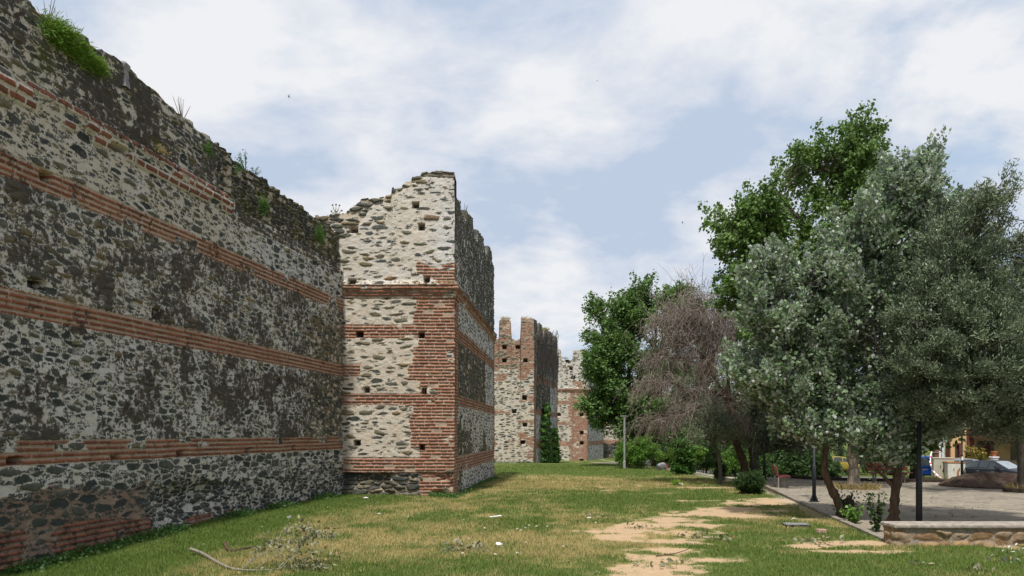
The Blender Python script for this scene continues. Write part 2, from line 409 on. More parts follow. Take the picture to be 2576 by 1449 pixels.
def fieldstone_mat():
    g = G('ochre_fieldstone', 0.95, 0.12)
    a = g.sep(g.attr('mA').outputs['Color'])
    nf = g.noise(30, 5, 0.6); nm = g.noise(8, 5, 0.6)
    st = g.ramp(a[2], [(0, (0.20, 0.125, 0.065)), (0.4, (0.29, 0.20, 0.115)), (0.7, (0.24, 0.185, 0.125)), (1, (0.33, 0.21, 0.10))])
    st = g.mix(g.mr(nm, 0.45, 0.7, 0, 0.7), st, (0.13, 0.085, 0.05))
    mo = g.mix(g.mr(nf, 0.4, 0.65), (0.33, 0.28, 0.225), (0.16, 0.13, 0.10))
    g.col(g.mix(g.mr(g.ma('ADD', a[0], g.mr(nf, 0.3, 0.7, -0.08, 0.08)), -0.04, 0.05), mo, st))
    g.bump(g.ma('ADD', nf, nm), 0.7, 0.03)
    return g.m
M['fieldstone'] = fieldstone_mat()
# ------------------------------------------------------------------ terrain height
def gz(x, y):
    x = np.asarray(x, float); y = np.asarray(y, float)
    lawn = np.interp(y, [-60, 0, 9, 26, 43, 66, 78, 91, 160, 700], [0.9, 0.5, 0.06, 0.0, -0.22, -0.28, -0.80, -0.95, -1.6, -3.0])
    lawn = lawn - 0.24 * np.exp(-((x + 8.6) / 2.6) ** 2) * (1 - sstep(y, 13, 22)) - 0.10 * np.exp(-((x + 1.6) / 2) ** 2 - ((y - 28) / 3) ** 2)
    right = np.interp(y, [-60, 0, 30, 36, 43, 47, 70, 100, 700], [0.9, 0.5, 0, -0.02, -0.36, -0.80, -1.78, -2.5, -8])
    b = sstep(x - (9.5 + 0.05 * np.maximum(y - 36, 0)), 0, 6)
    z = lawn * (1 - b) + right * b
    return z + 0.04 * (fbm(x * 0.5, y * 0.5, 2, 3) - 0.5)
def G3(x, y, dz=0.0): return Vector((x, y, float(gz(x, y)) + dz))
def PG(px, py):
    """ground point seen at a survey pixel"""
    Y = GY(py)
    for _ in range(6):
        z = float(gz(WX(px, Y), Y)); Y = F * (E - z) / (py - HY)
    return Vector((WX(px, Y), Y, z))

# ------------------------------------------------------------------ masonry sheets
def bnd(z, a, b, f=0.12): return sstep(z, a - f, a + f) * (1 - sstep(z, b - f, b + f))
def rect(u, z, u0, u1, z0, z1): return np.minimum(np.minimum(u - u0, u1 - u), np.minimum(z - z0, z1 - z))

def stones(u, z, su, sz, thr, keep, s, warp=0.09):
    wu = u + warp * 2.2 * (fbm(u * 2.2, z * 3.0, s, 4) - 0.5); wz = z + warp * 0.9 * (fbm(u * 2.4, z * 4.2, s + 2, 4) - 0.5)
    f1, f2, r, r2 = voronoi(wu, wz, su, sz, s)
    rag = 0.42 * (fbm(u * 7, z * 15, s + 1, 3) - 0.5)
    sd = ((f2 - f1) * (1 + rag) - thr - 0.24 * (r2 * 1.1 - 0.5) * np.minimum(1, np.asarray(thr) * 6) + rag * 0.35) * 0.6 * sz
    return np.where(r2 > keep, np.minimum(sd, -0.02), sd), r

def mixed(u, z, L, Sm, thr, keep, s, thrS=None, keepS=0.72):
    """large stones with small fragments between them"""
    a, ra = stones(u, z, L[0], L[1], thr, keep, s)
    b, rb = stones(u, z, Sm[0], Sm[1], thr * 0.85 if thrS is None else thrS, keepS, s + 2, 0.06)
    b = np.minimum(b, -a - 0.012)
    return np.maximum(a, b), np.where(b > a, rb, ra)

def sheet(O, d, n, us, zb, top, dz, thick, field, corner=None, back_to=None):
    """a displaced masonry face bent over its top and down its back.
    corner: (u of the corner, other normal, profile function of z)"""
    us = np.asarray(us, float); nu = len(us)
    O = np.array(O, float); d = np.array(d, float); n = np.array(n, float)
    tp = top(us); nv = int(np.ceil((tp.max() - zb) / dz)) + 1
    t = np.linspace(0, 1, nv)
    U = np.repeat(us[None], nv, 0); Z = zb + (tp[None] - zb) * t[:, None]
    A = field(U, Z)
    disp = A['disp']
    P = np.zeros((nv, nu, 3))
    c2 = 0
    if corner:
        cu, n2, prof = corner
        dist = np.abs(U - cu); w = 1 - sstep(dist, 0, 0.07); pr = prof(Z)
        disp = disp * (1 - w) + pr * w
        c2 = (pr * (dist < 1e-4))[..., None] * np.array(n2)
    P[..., 0] = O[0] + d[0] * U + n[0] * disp; P[..., 1] = O[1] + d[1] * U + n[1] * disp; P[..., 2] = Z
    P[..., :2] += c2[..., :2] if corner else 0
    rows = [P]
    keys = ('st', 'br', 'rnd', 'gr', 'ti', 'mo', 'dk')
    att = [np.stack([A[k] for k in keys], -1)]
    # top and back
    m = 9
    for j in range(1, m + 1):
        dep = thick * j / m
        q = P[-1].copy(); hz = 0.10 * (fbm(us * 2.3, np.full(nu, dep * 3.0), 5, 3) - 0.5) * (1 if j < m else 0.3)
        q[:, 0] = O[0] + d[0] * us - n[0] * dep; q[:, 1] = O[1] + d[1] * us - n[1] * dep; q[:, 2] = tp + hz
        rows.append(q[None])
        B = field(us[None], (tp + dep)[None]); att.append(np.stack([B[k] for k in keys], -1))
    for zz in (0.5, 0.0):
        q = rows[-1][0].copy(); q[:, 2] = (zb if back_to is None else back_to) + (tp - zb) * zz if zz else zb
        rows.append(q[None]); att.append(att[-1])
    P = np.concatenate(rows, 0); T = np.concatenate(att, 0)
    nr = P.shape[0]
    i = np.arange(nr * nu).reshape(nr, nu)
    Q = np.stack([i[:-1, :-1], i[:-1, 1:], i[1:, 1:], i[1:, :-1]], -1).reshape(-1, 4)
    T = T.reshape(-1, 7)
    mA = np.stack([T[:, 0] * 10, T[:, 1] * 10, T[:, 2], T[:, 3]], -1); mB = np.stack([T[:, 4], T[:, 5], T[:, 0] * 0, T[:, 6]], -1)
    return P.reshape(-1, 3), Q, {'mA': mA, 'mB': mB}

def finish(u, z, sd, rnd, bz, bsd, brnd, gr, ti, mo, disp, holes, ero, rough=1.0):
    """combine stone, brick and hole layers"""
    bsd = np.minimum(bsd - 0.006 * (fbm(u * 14, z * 20, 2, 2) - 0.35), bz); bsd = np.where(brnd < 0.045, -0.02, bsd); inb = bz > 0
    sd = np.where(inb, -0.03, np.minimum(sd, -bz * 1.0 + 0.02))
    s = np.clip(sd / 0.03, 0, 1); b = np.clip(bsd / 0.012, 0, 1)
    disp = disp + s * (0.015 + (rnd - 0.4) * 0.07) * rough - (1 - s) * ero * 0.05 + b * 0.016 - np.where(inb, (1 - b) * 0.012, 0)
    disp = disp + 0.022 * (fbm(u * 9, z * 11, 6, 2) - 0.5)
    dk = np.zeros_like(u)
    for hu, hz, w, h, dp in holes:
        e = np.minimum(w / 2 - np.abs(u - hu), h / 2 - np.abs(z - hz)) + 0.02 * (fbm(u * 12, z * 12, 3, 2) - 0.5)
        k = sstep(e, -0.012, 0.012); disp = disp * (1 - k) - dp * k
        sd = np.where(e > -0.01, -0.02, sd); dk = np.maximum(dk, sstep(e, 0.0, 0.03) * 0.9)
    return dict(st=sd, br=bsd, rnd=np.where(bsd > 0, brnd, rnd), gr=gr + 0.30 * (fbm(u * 2.6, z * 0.35, 5, 4) - 0.5), ti=ti, mo=mo, dk=dk, disp=disp)

# ---- the long curtain wall on the left
CW_O = (-6.02, 28.6); _k = 1 / math.hypot(0.164, 1)
CW_D = (-0.164 * _k, -_k); CW_N = (_k, -0.164 * _k)
def cw_u(px): return (28.6 + 1.3 * 8.238 / ((px - CX) / F - 0.164)) / _k
def cw_pt(px, py):
    Y = 28.6 - cw_u(px) * _k
    return cw_u(px), WZ(py, Y)
CW_HOLES = [cw_pt(*p) + q for p, q in (((120, 445), (.3, .2, .35)), ((95, 715), (.42, .16, .4)), ((197, 876), (.2, .24, .4)), ((395, 790), (.3, .24, .35)),
            ((640, 768), (.24, .26, .4)), ((775, 818), (.3, .24, .3)), ((630, 858), (.24, .26, .4)), ((700, 960), (.3, .28, .4)), ((35, 1159), (.3, .13, .3)),
            ((290, 1155), (.26, .15, .3)), ((452, 1143), (.26, .15, .3)), ((622, 1134), (.26, .15, .3)), ((738, 1126), (.24, .14, .3)), ((832, 622), (.3, .3, .4)),
            ((790, 662), (.26, .3, .35)), ((300, 374), (.5, .14, .22)), ((345, 1352), (.2, .2, .3)))]
def cw_top(u):
    b = np.interp(u, [-1, 0, 1.5, 4, 7, 10, 13, 15.4, 30], [9.25, 9.3, 9.28, 9.3, 9.42, 9.50, 9.74, 9.60, 9.6])
    st = np.floor(u / 0.37 + 0.3 * vnoise(u, u * 0, 1)).astype(int)
    return b + 0.13 * (hsh(st, st * 0, 2) - 0.5) + 0.16 * (fbm(u * 0.8, u * 0, 3, 3) - 0.5) + 0.05 * (vnoise(u * 7, u * 0 + 2, 4) - 0.5)
def cw_field(u, z):
    nL = fbm(u * 0.4, z * 0.5, 1); nM = fbm(u * 1.4, z * 1.9, 2, 5); nF = fbm(u * 4, z * 5, 3, 4)
    topz = (z > 8.3) | ((z > 7.75) & (u < 7.6))
    thr = np.full(u.shape, 0.24); keep = np.full(u.shape, 0.86); gr = np.zeros(u.shape); ti = np.full(u.shape, 0.1); ero = np.zeros(u.shape)
    low = z < 1.7
    pink = low & (z < 1.12 + 0.5 * (nM - 0.5)) & (u > 11.2 + 2.5 * (nM - 0.5))
    dark = low & (z < 1.0 + 1.3 * (nM - 0.5) - 0.03 * np.maximum(6 - u, 0)) & ~pink
    thr = np.where(low, 0.17, thr); ti = np.where(low, 0.16, ti); gr = np.where(low, 0.10 + 0.3 * (nM - 0.4), gr)
    thr = np.where(pink, 0.20, thr); ti = np.where(pink, 0.86 + 0.2 * (nF - 0.5), ti); gr = np.where(pink, 0.0, gr)
    thr = np.where(dark, 0.05 + 0.25 * sstep(nF, 0.5, 0.62), thr); gr = np.where(dark, 0.34 + 0.5 * (nF - 0.5), gr); ero = np.where(dark, 0.8, ero)
    r1 = (z > 1.8) & (z < 4.4)
    clean = (u < 2.9 + 1.2 * (nM - 0.5)) & (z < 5.9 + 0.6 * (nM - .5)) & (z > 1.8)
    thr = np.where(r1, 0.25, thr); gr = np.where(r1, 0.33 + 1.7 * (nM - 0.5) + 0.5 * (nL - 0.5), gr); keep = np.where(r1, 0.8, keep)
    r2 = (z >= 4.4) & (z < 6.7)
    thr = np.where(r2, 0.20, thr); gr = np.where(r2, 0.47 + 1.1 * (nM - 0.5) + 0.5 * (nL - 0.5) - 0.10 * sstep(u, 6, 0), gr); ti = np.where(r2, 0.14, ti)
    thr = np.where(clean, 0.03, thr); gr = np.where(clean, 0.30, gr); ti = np.where(clean, 0.45, ti); ero = np.where(clean, 0.5, ero)
    r3 = (z >= 6.7) & ~topz
    thr = np.where(r3, 0.30, thr); ti = np.where(r3, 0.26 - 0.2 * sstep(u, 9, 5), ti); gr = np.where(r3, -0.12 + 0.4 * (nM - 0.55) + 0.28 * sstep(u, 7, 3), gr); keep = np.where(r3, 0.8, keep)
    thr = np.where(topz, 0.12, thr); gr = np.where(topz, 0.47 + 1.2 * (nM - 0.5) + .5 * (nF - .5), gr); ti = np.where(topz, 0.25, ti)
    rub = topz & (u < 8.5) & (z > 8.15)
    thr = np.where(rub, 0.05, thr); gr = np.where(rub, 0.36, gr); ti = np.where(rub, 0.42, ti); ero = np.where(rub, 1.2, ero)
    s1, q1 = mixed(u, z, (0.42, 0.155), (0.18, 0.075), thr, keep - 0.28, 1)
    s2, q2 = mixed(u, z, (0.32, 0.122), (0.15, 0.066), thr, keep - 0.30, 3)
    s3, q3 = stones(u, z, 0.33, 0.095, thr, keep, 5)
    big = (low & ~dark) | r3; flat = topz | dark
    sd = np.where(flat, s3, np.where(big, s1, s2)); rnd = np.where(flat, q3, np.where(big, q1, q2))
    rnd = rnd * np.where(low, 0.50, 0.74) + np.where(r2, 0.14, 0)
    wob = 0.05 * (nF - 0.5)
    A = np.minimum(z - 1.59, 2.03 - z); B = np.minimum(z - 4.16, 4.60 - z); C = np.minimum(z - 6.47, 6.89 - z)
    Ee = np.minimum(np.minimum(z + 0.6, 0.17 + 0.34 * sstep(u, 9.5, 14) - z), u - 7.6)
    D = np.minimum(np.minimum(z - 7.80, 8.31 - z), u - 7.85)
    lobe = fbm(u * 1.1, z * 3.2, 6, 4)
    A = np.minimum(A + wob * .5, np.where(z > 1.82, 0.10 * (0.60 - lobe) * 4, 0.2))
    C = np.minimum(C + wob, (0.66 - lobe) * 0.4); B = B + wob * .5
    C = np.where(u < 2.2, np.minimum(C, (0.50 - lobe) * .4), C)
    Ee = np.minimum(Ee, (0.60 - lobe) * 0.35)
    D = np.minimum(D, (np.where(z > 8.14, 0.64, 0.57) - fbm(u * 1.4, np.floor((z - 7.80) / .17) * 2.7, 3, 4)) * .6)
    bz = np.maximum.reduce([A, B, C, Ee, D])
    b1, r1_ = bricks(u, z - 1.59, 0.11, 0.37, 1); b2, r2_ = bricks(u, z - 7.80, 0.17, 0.42, 3, 0.045, 0.60)
    bsd = np.where(D > 0, b2, b1); brn = np.where(D > 0, r2_ * 0.3 + 0.05, r1_ * 0.55 + 0.05)
    gr = np.where(bz > 0, np.where(z > 6, 0.24 + 0.9 * (nM - 0.5), np.where(z > 3, 0.20 + 0.6 * (nM - 0.5), np.where(z < .7, 0.38, 0.14) + 0.5 * (nM - .5))), gr)
    gr = np.where(D > 0, np.where(z > 8.14, 0.40, 0.10) + .5 * (nM - .5), gr)
    ti = np.where(bz > 0, np.where(z > 6.2, np.where(D > 0, 0.22, 0.62), np.where(z < 0.7, 0.92, 0.68)), ti)
    mo = np.where(topz, sstep(fbm(u * 0.9, z * 1.3, 4, 4), 0.60, 0.72) * 0.8, 0)
    disp = 0.10 * (nL - 0.5) + 0.05 * (nM - 0.5) - 0.22 * (dark * sstep(np.abs(z - 0.55), 0.6, 0.1) * sstep(np.abs(u - 9.6), 1.9, 0.6)) - 0.05 * rub
    disp = disp + np.where(D > 0, 0.055 * (z < 8.3), 0) + 0.05 * sstep(z, 8.3, 8.1) * sstep(z, 7.8, 8.1) * (u > 7.85)
    # broken shoulder where the upper facing has fallen away
    disp = disp - 0.10 * ((u < 7.6) & (z > 7.9)) + 0.16 * rect(u, z, 4.9, 5.25, 7.9, 10) .clip(0, .1) * 10 * 0.12
    return finish(u, z, sd, rnd, bz, bsd, brn, gr, ti, mo, disp, CW_HOLES, ero)

us = np.concatenate([np.arange(-0.5, 16.8, 0.028), np.arange(16.8, 30, 0.12)])
V, Q, C = sheet(CW_O, CW_D, CW_N, us, -0.7, cw_top, 0.0165, 1.5, cw_field)
curtain = mk('curtain_wall', V, Q, M['masonry'], smooth=True, cols=C)
tag(curtain, 'long shaded rubble wall with red brick bands filling the left side', 'wall')
# stone stub standing on the wall top
u_, z_ = cw_pt(317, 190)
st = MB(); base = np.array(CW_O) + np.array(CW_D) * u_ - np.array(CW_N) * 0.12
st.add([(base[0] + dx, base[1] + dy, z) for z, r in ((z_ - 0.25, 1.0), (z_ + 0.10, 0.8), (z_ + 0.16, 0.95), (z_ + 0.24, 1.05), (z_ + 0.28, 0.7)) for dx, dy in ((-.16 * r, -.12 * r), (.16 * r, -.12 * r), (.16 * r, .12 * r), (-.16 * r, .12 * r))],
       [(i * 4 + k, i * 4 + (k + 1) % 4, i * 4 + 4 + (k + 1) % 4, i * 4 + 4 + k) for i in range(4) for k in range(4)] + [(16, 17, 18, 19)])
st.build('stone_stub', M['rock'], curtain, bevel=0.03)

# ---- towers
def tower_front_field(L, q, seed, zs=1.0, top_dark=0.0, holes=(), far=False, ext=True, whitewash=0.0, cornice=True, topz=8.3, rubble=99.0, foot=True, topf=None):
    def f(u, z):
        s = 1.0
        nL = fbm(u * 0.4 + seed, z * 0.5, 1); nM = fbm(u * 1.4 + seed, z * 1.9, 2, 5); nF = fbm(u * 4, z * 5 + seed, 3, 4)
        zc = z * zs
        upper = zc > 7.2
        thr = np.where(upper, 0.36, 0.33) + 0.25 * (nL - 0.5); keep = np.where(upper, 0.74, 0.80)
        gr = np.where(upper, 0.02 + 0.12 * sstep(zc, 8.6, 11.2) + 0.5 * (nM - 0.55) + 0.22 * sstep(u, L - 1.0, L), -0.12 + 0.35 * (nM - 0.5))
        ti = np.where(upper, 0.22, 0.32) + 0.25 * (nL - 0.5) - 0.15 * sstep(u, L - 1.3, L - .3) * upper
        base = (zc < 0.76) & foot
        rub = zc > rubble + 0.5 * (nM - 0.5)
        thr = np.where(base, 0.05, thr); ti = np.where(base, 0.6, ti); gr = np.where(base, 0.24 + 0.5 * (nF - .5), gr); keep = np.where(base, 1.0, keep)
        rag = (z > topf(u) - 0.30 - 0.55 * sstep(u, 1.1, 0.5) + 0.5 * (nM - 0.5)) if topf is not None else (zc > 1e3)
        thr = np.where(rag, 0.08, thr); gr = np.where(rag, 0.20, gr); ti = np.where(rag, 0.42, ti); keep = np.where(rag, 1, keep)
        ero = base * 1.2 + rag * 0.9
        thr = np.where(rub, 0.07, thr); gr = np.where(rub, 0.12 + 0.3 * (nM - .5), gr); ti = np.where(rub, 0.60, ti); keep = np.where(rub, 1, keep)
        sd, rnd = mixed(u + seed, z, (0.50, 0.165), (0.22, 0.075), thr, keep - 0.10, 2, keepS=0.20)
        sb, rb = stones(u + seed, z, 0.46, 0.15, thr, keep, 4)
        sd = np.where(base, sb, sd); rnd = np.where(base, rb * 0.62 + 0.08, np.where(rub, 0.35 + 0.6 * rnd, rnd * 0.78 + 0.1))
        rnd = np.where(upper, np.clip(rnd + 0.08, 0, 1), rnd)
        wob = 0.06 * (nF - 0.5)
        lobe = fbm(u * 1.3 + seed, z * 2.6, 6, 4)
        row = np.floor(zc / 0.115).astype(int); blk = np.floor(zc / 0.60 + 0.3).astype(int)
        qe = L - q - 0.22 * (hsh(blk, blk * 0 + int(seed), 3) - 0.5) * 2 - 0.09 * (hsh(row, row * 0 + int(seed), 4) - 0.5) - 0.1 * (lobe - 0.5)
        Qn = np.minimum(u - qe, np.where(zc < 6.99, 1.0, -1)) + wob
        Qu = np.minimum(np.minimum(u - qe - 0.1, topz - zc), zc - 7.3) * 1.0
        Qu = np.minimum(Qu, (0.56 - fbm(u * 2.2 + seed, z * 7, 5, 3)) * 0.25)
        bands = [np.minimum(zc - a, b - zc) for a, b in ((5.54, 6.03), (3.16, 3.56), (0.74, 1.30))]
        if whitewash: Qn = np.minimum(Qn, (1 - whitewash - fbm(u * 1.2 + seed, z * 3.5, 5, 4)) * 0.3); bands = [np.minimum(b, (1.06 - whitewash - lobe) * 0.3) for b in bands]
        if ext: bands.append(np.minimum(np.minimum(zc - 4.19, 4.62 - zc), 0.62 - u))
        bands = [b + wob * 0.6 for b in bands]
        cor = np.minimum(zc - 6.98, 7.42 - zc) if cornice else np.full(u.shape, -1.0)
        Rb = np.where(rub, (0.53 - fbm(u * 2.0 + seed, z * 6, 5, 3)) * 0.25, -1.0)
        bz = np.maximum.reduce(bands + [Qn, Qu, cor, Rb])
        bz = np.minimum(bz, (0.74 - lobe) * 0.6)
        bsd, brn = bricks(u + seed, z, 0.115, 0.37, 2 + int(seed) % 3)
        gr = np.where(bz > 0, np.where(zc < 0.9, 0.12, 0.0) + np.where(cor > 0, 0.25 * sstep(zc, 7.1, 7.4), 0) + 0.25 * (nM - 0.5), gr)
        gr = gr + 0.45 * np.exp(-((zc - 7.50) / 0.10) ** 2) * cornice + top_dark * upper
        ti = np.where(bz > 0, 0.70 + 0.15 * (nF - .5), ti)
        mo = np.where((zc > 7.38) & (zc < 7.6), 0.5, 0) * (nM > 0.55)
        bd = np.where(bsd > 0, 0.0, -0.015) * (cor > 0)
        disp = 0.06 * (nL - 0.5) + 0.03 * (nM - 0.5) - 0.14 * base * sstep(nM, 0.4, 0.65) - 0.06 * rag
        disp = disp + cornice * (0.05 * sstep(zc, 6.95, 7.0) + 0.05 * sstep(zc, 7.10, 7.13) + 0.05 * sstep(zc, 7.24, 7.27) - 0.15 * sstep(zc, 7.42, 7.62)) + bd
        if far: rnd = rnd * 0.9
        return finish(u, z, sd, rnd, bz, bsd, brn, gr, ti, mo, disp, holes, ero, 0.8)
    return f
def tower_side_field(L, ql, qr, seed, zs=1.0, panels=(0.25, 0.48, 0.9, 0.95), dark_top=0.36, cornice=True):
    """panels: share of white mortar in the four fields from the bottom"""
    def f(u, z):
        zc = z * zs
        nL = fbm(u * 0.4 + seed, z * 0.5, 2); nM = fbm(u * 1.1 + seed, z * 1.5, 3, 5); nF = fbm(u * 4, z * 5 + seed, 1, 4)
        lv = np.where(zc < 1.0, 0, np.where(zc < 3.3, 1, np.where(zc < 5.8, 2, np.where(zc < 7.2, 3, 4))))
        wht = np.choose(lv, [panels[0] + 0.5 * sstep(u, 0.8, 4), panels[1] + 0.9 * (nL - 0.45) + 0.25 * sstep(zc, 1.2, 2.4), panels[2] * sstep(u, L * 0.62, L * 0.78), np.full(u.shape, panels[3]), np.full(u.shape, 0.3)])
        wm = sstep(fbm(u * 0.9 + seed, z * 0.45, 4, 4) * 0.9 + wht - 0.5, 0.35, 0.55)
        thr = 0.05 + 0.26 * wm; gr = 0.30 * (1 - wm) - 0.1 * wm; ti = 0.5 * (1 - wm) + 0.02
        up = lv == 4
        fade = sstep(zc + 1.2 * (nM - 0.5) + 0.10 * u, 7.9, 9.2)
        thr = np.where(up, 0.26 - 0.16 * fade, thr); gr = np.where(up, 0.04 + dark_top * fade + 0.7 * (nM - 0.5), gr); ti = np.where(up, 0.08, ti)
        sd, rnd = stones(u + seed, z, 0.30, 0.15, thr, 0.94, 5)
        rnd = rnd * 0.7
        row = np.floor(zc / 0.115).astype(int); blk = np.floor(zc / 0.5).astype(int)
        ed = ql + 0.12 * (hsh(blk, blk * 0 + 5, 2) - 0.5) + 0.06 * (hsh(row, row * 0, 1) - 0.5)
        Qn = np.where(zc < 6.99, np.maximum(ed - u, u - (L - qr - 0.1 * (hsh(blk, blk * 0 + 9, 3) - .5))), -1) + 0.05 * (nF - 0.5)
        Qn = np.maximum(Qn, np.where(zc < 8.3, np.minimum(ed * 0.6 - u, (0.54 - fbm(u * 2.2, z * 7, 5, 3)) * 0.3), -1))
        bands = [np.minimum(zc - a, b - zc) + 0.03 * (nF - 0.5) for a, b in ((5.54, 6.03), (3.16, 3.56), (0.74, 1.30))]
        cor = np.minimum(zc - 6.98, 7.42 - zc) if cornice else np.full(u.shape, -1.0)
        bz = np.maximum.reduce(bands + [Qn, cor])
        bz = np.minimum(bz, (0.76 - fbm(u * 0.9 + seed, z * 2.6, 6, 4)) * 0.6)
        bsd, brn = bricks(u + seed, z, 0.115, 0.37, 4)
        gr = np.where(bz > 0, 0.10 + np.where(cor > 0, 0.35 * sstep(zc, 7.05, 7.4), 0) + 0.3 * (nM - 0.5), gr)
        ti = np.where(bz > 0, 0.68, ti)
        mo = np.where(up & (zc < 8.2), 0.7 * sstep(fbm(u * 0.6, z * 0.8, 7, 3), 0.6, 0.7), 0)
        disp = 0.06 * (nL - 0.5) + 0.03 * (nM - 0.5) - (1 - wm) * 0.02 * (bz < 0)
        disp = disp + cornice * (0.05 * sstep(zc, 6.95, 7.0) + 0.05 * sstep(zc, 7.10, 7.13) + 0.05 * sstep(zc, 7.24, 7.27) - 0.15 * sstep(zc, 7.42, 7.62))
        return finish(u, z, sd, rnd, bz, bsd, brn, gr, ti, mo, disp, (), 0.3 * (1 - wm), 1.0)
    return f
def corner_prof(zs=1.0, cornice=True):
    def f(z):
        zc = z * zs; fz = zc / 0.115 - np.floor(zc / 0.115)
        p = 0.018 * (np.abs(fz - 0.5) < 0.29) * (zc < 8.3) + 0.05 * (fbm(z * 1.3, z * 0 + 3, 2, 3) - 0.5) - 0.05 * sstep(vnoise(np.floor(zc / 0.115) * 1.7, z * 0, 4), .55, .9) - 0.06 * sstep(zc, 1.2, 0.2)
        return p + cornice * (0.05 * sstep(zc, 6.95, 7.0) + 0.05 * sstep(zc, 7.10, 7.13) + 0.05 * sstep(zc, 7.24, 7.27) - 0.15 * sstep(zc, 7.42, 7.62))
    return f
def profile(pts, rough=0.07, seed=1):
    xs = [p[0] for p in pts]; ys = [p[1] for p in pts]
    def f(u):
        st = np.floor(u / 0.30).astype(int)
        return np.interp(u, xs, ys) + rough * (hsh(st, st * 0 + seed, seed) - 0.5) * 2 + 0.04 * (vnoise(u * 9, u * 0 + seed, seed) - 0.5)
    return f
def unit(a): 
    k = math.hypot(*a); return (a[0] / k, a[1] / k)

# nearest tower
T1c = (-2.05, 28.6); L1 = 3.97
t1u = lambda px: (px - 862) / F * 28.6
t1 = empty('corner_tower', (T1c[0], T1c[1], 0), 'tall ruined tower with brick corner and stepped broken top beside the long wall', 'tower')
hol = [(t1u(a), WZ(b, 28.6), w, h, 0.35) for a, b, w, h in ((1045, 516, .24, .22), (1060, 571, .22, .24), (889, 578, .3, .22), (886, 709, .28, .2), (1073, 704, .2, .2), (904, 841, .26, .22), (1060, 843, .2, .2),
       (922, 981, .2, .2), (1067, 984, .15, .2), (898, 1115, .24, .2), (1061, 1125, .18, .2))]
fp = [(-1, 9.9), (0.09, 9.99)] + [(t1u(a), WZ(b, 28.6)) for a, b in ((869, 535), (888, 514), (906, 502), (949, 493), (979, 490), (981, 472), (1004, 467), (1010, 458), (1028, 450), (1030, 441), (1051, 439), (1054, 432), (1077, 430), (1122, 429), (1131, 433))] + [(5, WZ(433, 28.6))]
fp = [(0.13 + (u - 0.13) * (L1 / t1u(1133)) if u > 0.13 and u < 4.5 else u, z) for u, z in fp]
ftop = profile(fp, 0.05, 2)
ztc = float(np.interp(L1, [p[0] for p in fp], [p[1] for p in fp]))
def flat_end(fn, uc, zc, w=0.25):
    return lambda u: fn(u) * sstep(np.abs(u - uc), 0.0, w) + zc * (1 - sstep(np.abs(u - uc), 0.0, w))
sd_ = unit((0.0768, 1)); sn_ = (sd_[1], -sd_[0]); L1s = 14.6
sp = [(0, ztc)] + [((Y * S - 28.6) * 1.003, z * S) for Y, z in ((22.05, 8.75), (22.2, 8.45), (22.25, 8.2), (23.1, 8.3), (23.35, 8.4), (23.4, 8.12), (24.6, 8.1), (24.65, 8.45), (25.8, 8.6), (26.2, 8.5), (26.25, 8.1), (27.4, 8.15), (27.45, 8.6), (29.4, 8.75), (29.5, 8.3), (30.8, 8.4), (30.85, 8.85), (32.2, 8.9), (32.3, 8.5), (33.3, 8.6))]
V, Q, C = sheet((-6.02, 28.6), (1, 0), (0, -1), np.concatenate([np.arange(-1.0, L1 - 0.02, 0.021), [L1]]), -0.8, flat_end(ftop, L1, ztc), 0.017, 1.1,
                tower_front_field(L1, 1.42, 0.0, holes=hol, topf=profile(fp, 0, 2)), corner=(L1, sn_ + (0,), corner_prof()))
mk('front_wall', V - np.array([T1c[0], T1c[1], 0]), Q, M['masonry'], t1, True, C)
V, Q, C = sheet(T1c, sd_, sn_, np.concatenate([[0.0], np.arange(0.025, L1s, 0.045)]), -0.8, flat_end(profile(sp, 0.06, 3), 0, ztc), 0.017, 1.1,
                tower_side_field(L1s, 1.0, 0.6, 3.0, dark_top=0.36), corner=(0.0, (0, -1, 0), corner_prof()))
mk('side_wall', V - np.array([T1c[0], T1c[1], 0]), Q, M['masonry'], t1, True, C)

# second tower with battlements
D2 = 66.0; c2x = WX(1343, D2); T2c = (c2x, D2); L2 = c2x - WX(1238, D2)
t2u = lambda px: (px - 1238) / F * D2
t2 = empty('battlement_tower', (T2c[0], T2c[1], -0.3), 'middle tower with two tall merlons and green ivy on its side', 'tower')
hz = WZ(801, D2); sill = WZ(854, D2)
fp2 = [(-1, sill), (t1u(0) * 0, sill), (t2u(1254.5), sill), (t2u(1255), WZ(809, D2)), (t2u(1262), WZ(803, D2)), (t2u(1280), WZ(803, D2)), (t2u(1286), WZ(810, D2)), (t2u(1286.6), sill), (t2u(1309.4), sill), (t2u(1310), hz), (L2, hz), (L2 + 1, hz)]
h2 = [(t2u(a), WZ(b, D2), .36, .3, 0.5) for a, b in ((1269, 873), (1303, 873), (1269, 907), (1322, 907), (1294, 1035), (1321, 1069), (1315, 1113), (1320, 1001))]
zs2 = 0.86
V, Q, C = sheet((c2x - L2, D2), (1, 0), (0, -1), np.concatenate([np.arange(-0.5, L2 - 0.03, 0.04), [L2]]), -1.2, profile(fp2, 0.05, 4), 0.036, 0.9,
                tower_front_field(L2, 1.25, 5.0, zs=zs2, holes=h2, far=True, ext=False, whitewash=0.60, cornice=False, topz=20, rubble=6.3, foot=False), corner=(L2, (1, 0, 0), corner_prof(zs2, False)))
mk('front_wall', V - np.array([T2c[0], T2c[1], -0.3]), Q, M['masonry_far'], t2, True, C)
Db = 78.0; bx = WX(1402, Db); d2 = unit((bx - c2x, Db - D2)); n2 = (d2[1], -d2[0]); L2s = math.hypot(bx - c2x, Db - D2)
sp2 = [(0, hz), (1.5, hz), (1.6, sill)]; k = 2.6
while k < L2s - 1.2: sp2 += [(k, sill), (k + .05, hz - 0.01 * k), (k + 1.5, hz - 0.01 * k), (k + 1.55, sill)]; k += 2.7
